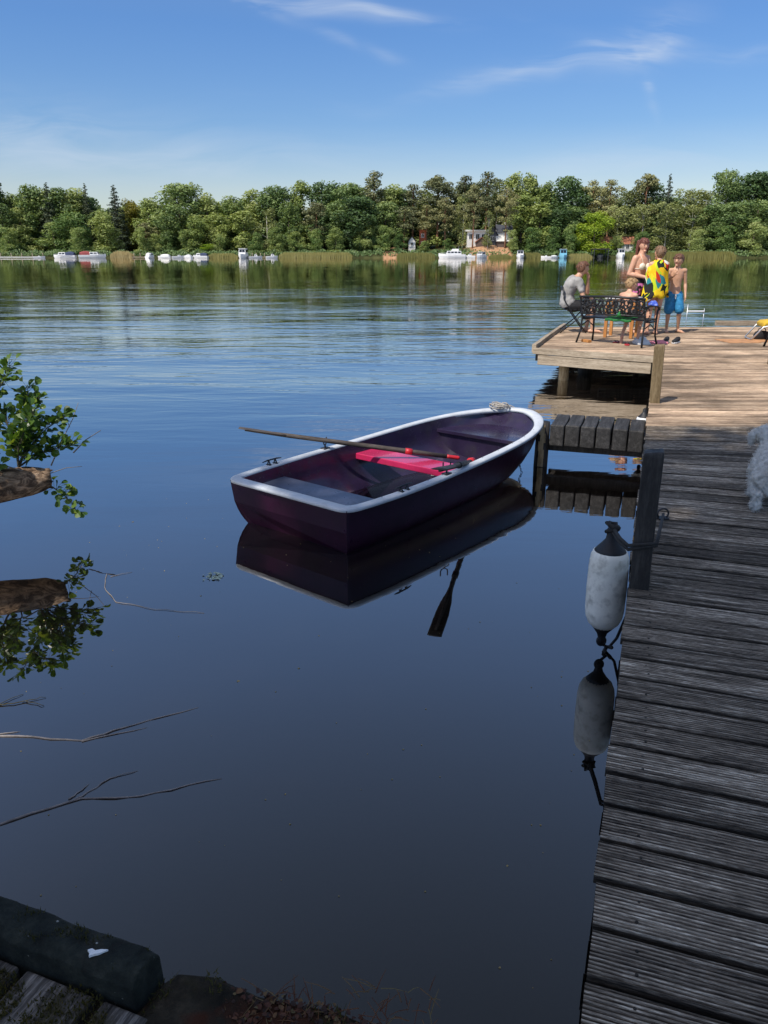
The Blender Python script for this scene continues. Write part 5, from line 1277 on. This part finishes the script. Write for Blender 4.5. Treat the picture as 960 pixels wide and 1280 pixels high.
MIDDLE=[('broad',-136.5,294.9,1.9,16.7,16.3),('round',-119.6,296.2,1.9,10.3,15.0),('round',-111.9,295.0,1.9,13.8,16.9),('round',-99.6,293.1,1.7,13.8,14.9),('broad',-85.5,294.1,1.8,10.3,11.0),('broad',-132.0,297.7,2.0,15.5,14.5),('broad',-77.2,292.3,1.7,13.8,12.9),('round',-67.7,292.3,1.7,12.7,14.2),('broad',-59.8,296.4,1.9,13.2,14.4),('broad',-50.7,294.0,1.8,13.8,14.9),('round',-42.2,295.7,1.9,15.5,14.4),('broad',-34.3,295.3,1.9,17.3,14.3),('round',-24.6,294.4,1.8,16.7,14.3),('oak',-16.2,299.0,2.1,19.0,15.2),('oak',-8.1,293.4,1.8,20.2,19.4),('oak',0.6,294.9,1.9,17.3,14.3),('pine',7.2,293.4,1.8,15.6,11.7),('pine',15.2,296.4,1.9,16.7,11.8),('pine',22.0,293.9,1.8,18.4,11.7),('birch',28.4,294.5,1.8,18.4,9.1),('poplar',49.8,297.2,2.0,18.5,15.7),('poplar',55.6,294.2,1.8,16.7,14.9),('oak',62.7,295.9,1.9,15.5,15.7),('oak',70.5,298.3,2.1,16.7,14.5),('birch',83.6,292.7,1.7,16.7,14.2),('birch',92.2,292.4,1.7,17.3,14.8),('birch',101.2,293.6,1.8,17.9,14.9),('birch',111.3,297.4,2.0,16.7,15.7),('oak',118.2,296.3,1.9,17.3,14.4),('oak',124.4,293.7,1.8,18.4,16.2),('oak',133.4,294.3,1.8,19.0,17.5),('oak',141.0,293.2,1.8,17.9,14.2)]
FRONT=[('round',-132.2,286.8,1.4,7.7,12.7),('broad',-84.3,285.2,1.3,7.8,9.4),('broad',-80.8,287.8,1.4,6.0,8.3),('round',-76.7,288.6,1.5,5.4,8.3),('broad',-69.7,288.8,1.5,7.1,9.6),('bright',-62.4,287.9,1.4,3.7,7.0),('round',-58.3,288.8,1.5,5.9,8.3),('round',-44.4,285.1,1.3,6.1,8.2),('broad',-38.1,286.2,1.3,7.7,10.7),('round',-31.3,288.9,1.5,6.5,9.6),('round',-24.1,288.1,1.4,7.1,9.5),('broad',-16.9,286.6,1.4,7.7,10.8),('round',-7.1,288.8,1.5,8.8,12.7),('round',0.0,287.5,1.4,7.1,10.8),('bright',74.1,288.3,1.5,14.5,14.6),('round',59.2,286.2,1.3,7.7,9.5),('round',65.3,285.8,1.3,8.3,9.5),('round',81.9,286.8,1.4,5.4,8.2),('round',90.0,285.5,1.3,6.6,9.5),('round',110.1,286.5,1.4,7.1,11.4),('round',120.9,288.8,1.5,8.2,14.0),('round',129.7,286.3,1.3,8.8,13.9),('round',51.9,285.0,1.3,7.2,10.7),('round',44.9,285.2,1.3,6.1,6.9),('round',14.1,285.7,1.3,3.8,6.9),('round',22.7,288.1,1.4,3.7,6.4),('round',5.6,286.5,1.3,4.9,7.0),('round',-107.1,286.2,1.3,7.7,10.7)]
FILL=[]
for (a,b) in zip(BACK,BACK[1:]):
    random.seed(int(a[1]*10)); FILL.append((random.choice(['oak','broad','oak','birch']),(a[1]+b[1])/2+U(-1,1),max(a[2],b[2])+U(3,6),3.2,min(a[4],b[4])*U(.86,.95),U(14,18)))
random.seed(6)
MARKS=[(-150,'the far left end of the bank'),(-126,'the white pontoon'),(-109,'the blue topped cruiser'),(-100,'the red topped cruiser'),(-89,'the dry tan reeds'),(-77,'the canopied boats'),(-65,'the moored dinghies'),
 (-48,'the tall white cabin boat'),(-38,'the small white runabout'),(-24,'the long green reed bed'),(-8,'the right reed bed end'),(3,'the sandy clearing'),(14,'the orange wall'),(23,'the big white cruiser'),(36,'the slate roofed house'),(47,'the blue white boat'),
 (61,'the light blue cabin boat'),(75,'the dark boat shelter'),(86,'the woman in the bikini'),(100,'the towel wrapped boy'),(108,'the boy in blue shorts'),(125,'the tan reeds'),(145,'the far right end of the bank')]
KN={'oak':'dark broad crowned tree','broad':'mid green leafy tree','round':'rounded bushy tree','poplar':'upright narrow tree','birch':'olive birch with pale trunk','pine':'tall pine with bare orange trunk','spruce':'pointed dark spruce','yellow':'yellowing tree','bright':'bright yellow green tree'}
ROWN={'BACK':'on the skyline','MIDDLE':'in the middle row','FRONT':'low by the water','FILL':'filling the gap'}
random.seed(9)
MIDDLE=[((random.choice(['birch','poplar','broad','broad','pine']) if k in('broad','round') and x>-105 else k),x,y,b,h*(1.06 if k in('broad','round') else 1),w*(.86 if k in('broad','round') else 1)) for k,x,y,b,h,w in MIDDLE]
MIDDLE+=[('pine',31.2,287.2,4,21.0,9.5),('birch',36.4,286.2,4,12.5,5.0),('pine',42.6,287.0,4,20.0,9.0)]
cnt={}; entries=[]
for row,lst in (('BACK',BACK),('FILL',FILL),('MIDDLE',MIDDLE),('FRONT',FRONT)):
    for (k,x,y,b,h,w) in sorted(lst,key=lambda q:q[1]):
        xx=x*282/y; mk=min(MARKS,key=lambda q:abs(q[0]-xx)); side=('left of' if xx<mk[0]-1.6 else 'right of' if xx>mk[0]+1.6 else 'behind')
        if 'end of the bank' in mk[1]: side='at'
        key=(k,row,side,mk[1]); cnt[key]=cnt.get(key,0)+1; entries.append((key,cnt[key],(k,x,y,b,h,w)))
ORD=['leftmost','second','third','fourth','fifth']
TN={'pine':'pine_tree','birch':'birch_tree','spruce':'spruce_tree','poplar':'poplar_tree'}
for key,i,(k,x,y,b,h,w) in entries:
    me1,me2,w0=PROTO[(k,random.randrange(NV[k]))]
    lab=f"{KN[k]} {ROWN[key[1]]} {key[2]} {key[3]}"
    if cnt[key]>1: lab=ORD[i-1]+' '+lab
    t=thing(TN.get(k,'leafy_tree'),lab,'tree',(x,y,bank_z(x,y)-.1),U(0,6.28),'trees along the far bank')
    s=w*(.72 if key[1]=='FRONT' and k!='bright' else 1)/w0*(1.22 if key[1]=='BACK' and k in('oak','broad','birch') else 1.1); t.scale=(s,s,h/24.0*(1.25 if key[1]=='FRONT' and k!='bright' else 1))
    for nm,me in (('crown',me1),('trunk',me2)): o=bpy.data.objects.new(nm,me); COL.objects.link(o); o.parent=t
# a solid wood further back, so no sky shows below the crowns
mb=MB()
for k in range(17000):
    x=U(-240,240); y=U(317,326); z=bank_z(x,y)+U(0,15.0+4*MN.noise(V((x*.08,0,3)))); card(mb,V((x,y,z)),V((U(-1,1),-1,U(-.3,1))),2.6,U(0,.45))
tag(mb.build('distant_wood',M['f_oak']),'dark mass of woodland filling in behind the far bank trees','woodland',kind='stuff')
mb=MB()
for k in range(9000):
    x=U(-175,175); y=281.6+U(0,5)+1.2*MN.noise(V((x*.05,3,0)))
    if abs(x-38)<8 and y>283 or abs(x-2)<2.6 and y>283.3: continue
    z=bank_z(x,y)+U(0,1.5+1.1*MN.noise(V((x*.3,0,9)))); card(mb,V((x,y,z)),V((U(-1,1),-1,U(-.2,1))),.75,U(0,.55))  # tint kept low: shade under the trees put into the leaves
tag(mb.build('bank_undergrowth',M['f_oak']),'low tangled green undergrowth along the far waterline','undergrowth',kind='stuff')
def reeds(x0,x1,hh,m_,label,n,y0=278.3,y1=280.6):
    mb=MB()
    for k in range(n):
        x=U(x0,x1); e=min(1,(x-x0)/1.5,(x1-x)/1.5); y=U(y0,y1); H=hh*(.55+.45*e)*U(.7,1.1); w=U(.05,.11); l=U(-.35,.35); a=U(-.6,.6)
        mb.add([(x-w,y,-.3),(x+w,y+w*a,-.3),(x+l*.4+w*.7,y,H*.6),(x+l*.4-w*.7,y,H*.6),(x+l,y+U(-.1,.1),H)],[(0,1,2,3),(3,2,4)],U(0,1)*.8+.2*z_(x))
    tag(mb.build('reed_bed',M[m_]),label,'reeds',kind='stuff')
def z_(x): return .5+.5*MN.noise(V((x*.6,1,1)))
for a in ((-94,-86.5,2.4,'dry_reed','dry tan reed bed right of the red topped cruiser',700),(-60.5,-50.5,1.7,'reed','green reed bed left of the tall white cabin boat',800),(-36,-11,2.0,'reed','long green reed bed in the middle of the far bank',2200),
  (4.5,17.5,1.9,'reed','reed bed left of the big white cruiser',1200),(36,44,1.2,'reed','low reeds below the slate roofed house',600),(44.5,54.5,1.9,'reed','reed bed right of the blue and white cabin boat',900),(63,71.5,1.6,'reed','reed bed right of the light blue cabin boat',700),
  (82,96,1.9,'reed','reed bed behind the woman in the bikini',1200),(94,121,2.3,'reed','long tan reed bed right of the swimmers',2600)): reeds(*a)

# ------------------------------------------------------------------ moored boats, x forward
def hullmb(L,B,F):
    mb=MB(); rings=[]
    for e in (0,.15,.4,.65,.82,.93,1.0):
        b=B/2*(.88+.12*min(1,e*3))*(1 if e<.5 else max(.03,1-((e-.5)/.5)**2.2)); f=F*(1+.45*max(0,e-.35)**1.3); x=-L/2+L*e
        rings.append([V((x+ (.06*L if e==1 else 0)*0,-b,f)),V((x,-b*.93,f*.45)),V((x-(.10*L*max(0,e-.6)),-b*.72,-.15)),V((x-(.10*L*max(0,e-.6)),b*.72,-.15)),V((x,b*.93,f*.45)),V((x,b,f))])
    mb.loft(rings); return mb
def cabin(x0,x1,B,z0,z1,rf=.35,rb=.1,ins=.12):
    mb=MB(); mb.loft([[V((x0,-B/2,z0)),V((x1,-B/2,z0)),V((x1,B/2,z0)),V((x0,B/2,z0))],[V((x0+rb,-B/2+ins,z1)),V((x1-rf,-B/2+ins,z1)),V((x1-rf,B/2-ins,z1)),V((x0+rb,B/2-ins,z1))]]); return mb
def windows(x0,x1,B,z0,z1,n,rf=.3,ins=.1):
    out=[]
    for s in (-1,1):
        w=(x1-x0)/n
        for k in range(n):
            mb=MB(); a=x0+w*k+w*.12; b=x0+w*(k+1)-w*.12; y=s*(B/2+.012); mb.add([(a,y,z0),(b,y,z0),(b,y-s*ins*.8,z1),(a,y-s*ins*.8,z1)],[(0,1,2,3)]); out.append(mb)
    return out
def boat_(label,X,Yb,rz,L,B,F,hull='white_paint',cab=None,top=None,topx=None,roof=None,name='motor_cruiser',cat='boat',rail=True,fly=None,stripe=None):
    t=thing(name,label,cat,(X,Yb,0),rz,'boats moored along the far bank')
    hullmb(L,B,F).build('hull',M[hull],t,bevel=.05)
    if stripe:
        mb=MB()
        for s in (-1,1): mb.box((-.1*L,s*(B/2+.005),F*.82),(L*.62,.03,.10))
        mb.build('stripe',M[stripe],t)
    if cab:
        x0,x1,z1=cab; BB=B*.82; cabin(x0,x1,BB,F*.9,z1,.55,.15).build('cabin',M[hull if hull!='grey_paint' else 'white_paint'],t,bevel=.04)
        for mb in windows(x0+.2,x1-.6,BB,lerp(F,z1,.38),lerp(F,z1,.82),max(2,int((x1-x0)/1.1)),.3,.1): mb.build('window',M['glass'],t,solid=.03)
        mb=MB(); zf0,zf1=lerp(F,z1,.40),lerp(F,z1,.85); q=lambda z:x1-.55*(z-F*.9)/(z1-F*.9)+.02
        for a,b in ((-.40,-.02),(.02,.40)): mb.add([(q(zf0),a*BB,zf0),(q(zf0),b*BB,zf0),(q(zf1),b*BB*.92,zf1),(q(zf1),a*BB*.92,zf1)],[(0,1,2,3)])
        mb.build('windscreen',M['glass'],t,solid=.03)
        if roof: mb=MB(); mb.box(((x0+x1)/2-.1,0,z1+.04),(x1-x0-.2,BB,.09)); mb.build('roof',M[roof],t,bevel=.03)
        for s in (-1,1):
            mb=MB(); mb.box(((x0+x1)/2,s*(BB/2+.02)*0+s*B*.40,F+.05),(.3,.04,.05)); 
    if top:
        x0,x1,z0,z1=topx; mb=MB(); rings=[]
        for e in (0,.25,.5,.75,1): rings.append([V((lerp(x0,x1,e),B*.42*math.cos(math.pi*k/8),z0+(z1-z0)*(.75+.25*math.sin(math.pi*e))*math.sin(math.pi*k/8)**.5)) for k in range(9)])
        mb.loft(rings,True,True); mb.build('canopy',M[top],t,sm=False)
    if fly:
        x0,x1,z0,z1=fly; cabin(x0,x1,B*.6,z0,z1,.5,.0).build('flybridge',M[hull],t,bevel=.04); mb=MB(); mb.tube([(x0,0,z1),(x0,0,z1+.9)],.04,6); mb.tube([(x0,-.5,z1+.5),(x0,.5,z1+.5)],.03,6); mb.build('mast',M['chrome'],t)
    if rail:
        mb=MB(); pts=[]
        for s in (-1,1):
            P_=[V((L*a,s*B*.46*b,F*1.12+.42)) for a,b in ((.05,1),(.25,.85),(.40,.45),(.47,.05))]; mb.tube(P_,.025,5)
            for p in P_: mb.tube([p,p-V((0,0,.42))],.02,5)
        mb.build('rail',M['chrome'],t)
    return t
boat_('white cruiser with blue canopy at its stern, left of the red topped one',-109.2,277.5,R(180),7.6,2.6,.95,cab=(-.6,2.2,1.9),top='navy_cloth',topx=(-3.4,-.6,.9,2.2),stripe='navy_cloth')
boat_('white cruiser with dark red canopy and pale grey hull, bow to the right',-99.6,277.3,R(4),9.0,2.9,1.05,'grey_paint',cab=(-.8,2.4,2.0),top='red_cloth',topx=(-4.0,-.6,1.0,2.35))
boat_('small white boat with upright pointed hood beside the tan reeds',-80.0,277.8,R(70),4.2,1.9,.6,cab=(-.8,1.0,1.7),rail=False,top='white_cloth',topx=(-1.6,-.4,.6,1.8),name='small_motorboat')
boat_('small low boat under a white cover, right of the pointed hood boat',-75.3,277.8,R(170),4.6,1.8,.6,top='white_cloth',topx=(-1.9,1.0,.5,1.35),rail=False,name='small_motorboat')
boat_('low white open dinghy left of the dark topped runabout',-70.5,277.9,R(20),4.2,1.6,.65,rail=False,cab=(-.2,1.0,1.05),name='dinghy')
boat_('low white rounded dinghy nearest the dark topped runabout',-67.2,277.9,R(150),3.6,1.5,.7,rail=False,top='white_paint',topx=(-1.2,.6,.5,1.2),name='dinghy')
boat_('white runabout with dark cover left of the tall cabin boat',-62.8,277.6,R(172),5.2,2.0,.75,cab=(-.2,1.6,1.6),top='navy_cloth',topx=(-2.4,-.2,.7,1.75),name='small_motorboat')
boat_('tall white cabin boat seen end on, left of the green reed bed',-48.2,277.2,R(-96),6.0,3.0,1.15,cab=(-2.2,1.2,3.1),roof='white_paint')
boat_('grey low workboat moored right beside the tall white cabin boat',-44.0,277.6,R(10),4.6,1.7,.6,'grey_paint',cab=(-.4,.8,1.3),rail=False,name='dinghy')
boat_('small white runabout alone at the left end of the long reed bed',-38.4,277.5,R(15),4.0,1.7,.65,cab=(-.3,1.0,1.35),rail=False,name='small_motorboat')
boat_('big white cruiser with flybridge and mast, largest boat below the house',23.2,276.8,R(176),9.2,3.1,1.25,cab=(-3.2,2.2,2.35),fly=(-2.2,.4,2.35,3.0))
boat_('small white boat between the big cruiser and the dark windowed boat',29.4,277.6,R(168),3.8,1.7,.8,cab=(-.6,.8,1.4),rail=False,name='small_motorboat')
boat_('white boat with dark window band moored below the slate roofed house',33.1,277.4,R(-130),4.8,2.3,1.0,cab=(-1.6,1.0,2.0),roof='white_paint')
boat_('blue and white cabin boat seen end on, alone right of the house',46.6,277.3,R(-100),4.6,2.7,.95,cab=(-1.4,1.1,2.5),roof='navy_cloth',stripe='blue_paint')
boat_('low white open dinghy left of the light blue cabin boat',55.6,277.8,R(165),3.6,1.5,.6,rail=False,cab=(-.3,.6,.95),name='dinghy')
boat_('low grey covered dinghy touching the light blue cabin boat',58.4,277.9,R(15),3.0,1.4,.6,'grey_paint',rail=False,top='white_cloth',topx=(-1.0,.6,.5,1.0),name='dinghy')
boat_('light blue cabin boat seen end on with tall square cabin',61.2,277.3,R(-95),4.6,2.9,.9,'blue_paint',cab=(-1.5,1.0,2.9),roof='grey_paint',rail=False)
boat_('white tall cabin boat seen end on, left of the woman',80.9,277.2,R(-92),4.4,2.6,1.1,cab=(-1.3,1.2,3.0),roof='white_paint',rail=False)
boat_('dark boat with a pale cover moored inside the dark boat shelter',74.4,279.0,R(-95),4.0,2.2,.75,'boat_dark',cab=(-1.2,.8,1.4),rail=False,name='small_motorboat')
boat_('tiny white rowing dinghy on the left beside the white pontoon',-118.0,277.6,R(12),3.8,1.5,.55,rail=False,cab=(-.4,.5,.8),name='dinghy')
t=thing('boat_shelter','dark open boat shelter of posts and a flat beam, right of the light blue boat','boat shelter',(74.3,279.5,0))
for x in (-2.4,2.4):
    for y in (-1.8,1.8): mb=MB(); mb.box((x,y,1.1),(.22,.22,3.4)); mb.build('post',M['boat_dark'],t,bevel=.02)
mb=MB(); mb.box((0,-1.8,2.88),(5.3,.25,.28)); mb.box((0,1.8,2.88),(5.3,.25,.28)); mb.build('beam',M['boat_dark'],t,bevel=.02)
mb=MB(); mb.box((0,0,3.06),(5.5,4.2,.08)); mb.build('roof',M['shingle'],t)
def pontoon(label,x0,x1,y,m_='white_paint',posts=3):
    t=thing('pontoon',label,'landing stage',((x0+x1)/2,y,0)); L=x1-x0
    mb=MB(); mb.box((0,0,.32),(L,1.3,.22)); mb.build('deck',M[m_],t,bevel=.03)
    for k in range(posts):
        x=-L/2+.4+(L-.8)*k/max(1,posts-1); mb=MB(); mb.tube([(x,.55,-.8),(x,.55,1.7)],.10,8); mb.build('pile',M['fascia'],t,sm=True)
pontoon('long white floating pontoon at the far left of the bank',-136,-117,278.7,posts=6)
pontoon('short pale landing stage right of the red topped cruiser',-86.5,-81.5,278.9,'fascia')
pontoon('grey landing stage beside the tall white cabin boat',-45.8,-40.8,279.2,'fascia',4)
pontoon('pale landing stage behind the boats below the slate roofed house',27.0,35.5,279.4,'fascia',4)

# ------------------------------------------------------------------ houses
def gable(x0,x1,y0,y1,z0,zr,ov=.4,along='x'):
    mb=MB(); 
    if along=='x':
        ym=(y0+y1)/2; mb.add([(x0-ov,y0-ov,z0),(x1+ov,y0-ov,z0),(x1+ov,ym,zr),(x0-ov,ym,zr),(x1+ov,y1+ov,z0),(x0-ov,y1+ov,z0)],[(0,1,2,3),(3,2,4,5)])
    else:
        xm=(x0+x1)/2; mb.add([(x0-ov,y0-ov,z0),(x0-ov,y1+ov,z0),(xm,y1+ov,zr),(xm,y0-ov,zr),(x1+ov,y1+ov,z0),(x1+ov,y0-ov,z0)],[(0,1,2,3),(3,2,4,5)])
    return mb
def gwall(x0,x1,y0,y1,zb,z0,zr,along='x'):
    mb=MB(); mb.box(((x0+x1)/2,(y0+y1)/2,(zb+z0)/2),(x1-x0,y1-y0,z0-zb))
    if along=='x':
        ym=(y0+y1)/2
        for x in (x0+.01,x1-.01): mb.add([(x,y0,z0),(x,y1,z0),(x,ym,zr-.15)],[(0,1,2)])
    else:
        xm=(x0+x1)/2
        for y in (y0+.01,y1-.01): mb.add([(x0,y,z0),(x1,y,z0),(xm,y,zr-.15)],[(0,1,2)])
    return mb
def win(t,x,y,z,w,h,fr='white_paint'):
    mb=MB()
    for dx,dz,a,b in ((0,h/2,w+.16,.1),(0,-h/2,w+.16,.1),(-w/2,0,.1,h-.1),(w/2,0,.1,h-.1),(0,0,.06,h-.1)): mb.box((x+dx,y-.03,z+dz),(a,.10,b))
    f=mb.build('window',M[fr],t); mb=MB(); mb.box((x,y-.02,z),(w-.08,.05,h-.08)); mb.build('pane',M['glass'],f)
hs=thing('house','white and slate roofed house on the sandy slope among the pines','house',(0,0,0))
gwall(29.6,36.4,290.0,296,3,8.9,9.0).build('wall',M['plaster'],hs)
mb=MB(); mb.box((33.0,292.9,9.15),(8.2,7.4,.55)); mb.build('flat_roof',M['pale_roof'],hs,bevel=.04)
for x in (30.8,33.2,35.3): win(hs,x,290.0,7.2,1.3,1.7)
gwall(36.6,40.2,289.4,295.5,3,7.6,10.4,'y').build('gable_wall',M['slate'],hs); gable(36.6,40.2,289.4,295.5,7.5,10.5,.35,'y').build('gable_roof',M['slate'],hs,solid=.14)
win(hs,38.4,289.4,6.6,1.2,1.4)
gwall(40.4,45.6,291.5,297,3,8.8,11,'x').build('rear_wall',M['plaster'],hs); gable(40.4,45.6,291.5,297,8.7,11.2,.4,'x').build('rear_roof',M['slate'],hs,solid=.14)
gwall(39.9,44.9,287.6,290.6,3,5.6,7.2,'x').build('porch_wall',M['shingle'],hs); gable(39.9,44.9,287.6,290.6,5.55,7.3,.45,'x').build('porch_roof',M['pale_roof'],hs,solid=.12)
gwall(32.6,36.2,287.8,289.5,3,5.4,6.8,'y').build('shed_wall',M['shingle'],hs); gable(32.6,36.2,287.8,289.5,5.3,6.9,.4,'y').build('shed_roof',M['tile'],hs,solid=.12)
mb=MB(); mb.box((43.5,294.2,11.2),(.7,.7,1.6)); mb.build('chimney',M['plaster'],hs)
hs=thing('house','white gabled cottage half hidden by trees left of the big cruiser','house',(0,0,0))
gwall(8.8,11.2,291.6,294,2,5.6,7.2,'y').build('wall',M['plaster'],hs); gable(8.8,11.2,291.6,294,5.5,7.3,.35,'y').build('roof',M['slate'],hs,solid=.12); win(hs,10.0,291.6,4.8,.8,1.0)
hs=thing('house','tall narrow orange red timber house between the pines','house',(0,0,0))
gwall(12.8,15.2,296.0,299,2,9.0,10.6,'y').build('wall',M['orange_wall'],hs); gable(12.8,15.2,296,299,8.9,10.7,.3,'y').build('roof',M['tile'],hs,solid=.12); win(hs,14.0,296.0,7.6,1.0,1.2); win(hs,14.0,296.0,5.0,1.0,1.2)
for x0,x1,lab in ((77.0,80.9,'cottage with terracotta roof above the dark boat shelter'),(84.2,88.5,'cottage with terracotta roof just left of the woman, behind the bushes')):
    hs=thing('house',lab,'house',(0,0,0)); gwall(x0,x1,288.6,292.5,2,4.7,7.0,'x').build('wall',M['plaster'],hs); gable(x0,x1,288.6,292.5,4.6,7.1,.4,'x').build('roof',M['tile'],hs,solid=.12)
    win(hs,(x0+x1)/2,288.6,3.7,1.1,1.2)

# ------------------------------------------------------------------ the trees over the photographer, whose shade lies on the jetty
def near_tree(label,loc,lobes,r,dens,size,h):
    t=thing('shade_tree',label,'tree',loc); mb=MB()
    for (c,rr,sq) in lobes:
        c=V(c)
        for k in range(int(dens*rr**2.1)):
            d=V((random.gauss(0,1),random.gauss(0,1),random.gauss(0,1))).normalized(); p=c+V((d.x,d.y,d.z*sq))*rr*random.random()**.34
            g=MN.noise(p*.9)+.5*MN.noise(p*2.1)
            if g<-.6: continue
            card(mb,p,V((U(-1,1),U(-1,1),U(0,1.6))),size,U(.1,.9))
    mb.build('crown',M['f_near'],t)
    tm=MB(); top=V((.3,.2,h*.8)); tm.tube([V((0,0,-.4)),V((.05,0,h*.2)),V((.2,.1,h*.5)),top],[r*1.35,r,r*.8,r*.25],14)
    for c,rr,sq in lobes:
        c=V(c); p=V((.12,.05,max(h*.25,c.z-rr*1.2)*.8)); tm.tube([p,p.lerp(c,.5)+V((0,0,.5)),c],[r*.4,r*.25,r*.06],8)
    tm.build('trunk',M['bark_far'],t,sm=True)
SHADE=[]
for gx in range(-4,7):
    for gy in range(-2,9):
        x,y=gx*1.0+U(-.15,.15),gy*.95+U(-.15,.15)      # relative to the trunk foot
        if y>(5.7 if x>-.6 else 4.6 if x>-2 else 4.1) and x<2.2 or y>5.9-.55*(x-2.2) and x>=2.2: continue
        if x<-3.9 or y<-1.5: continue
        SHADE.append(((x,y,7.3+U(-.4,.5)),U(1.0,1.3),.55))
SHADE+=[((-2.6,4.1,7.1),1.2,.6),((2.2,5.2,7.4),1.3,.6),((3.4,4.9,6.8),1.5,.6),((4.6,4.2,7.2),1.7,.6),((5.6,3.4,7.4),1.7,.6),((1.0,4.6,7.2),1.3,.6)]
NL=[((U(-4.2,3.4),U(-4.0,2.4),U(6.4,10.5)),U(1.5,2.3),.7) for k in range(16)]
UP=9.0      # height of the crown: it stands back along the sun's direction by the same measure
near_tree('big leafy tree on the shore behind the photographer',(-1.6-.523*UP,-2.6-.505*UP,.4),[((c[0],c[1],c[2]+UP),r_,s_) for c,r_,s_ in [((c[0]+1.0,c[1]+3.6,c[2]),r_,s_) for c,r_,s_ in NL]+SHADE],.42,125,.30,20)
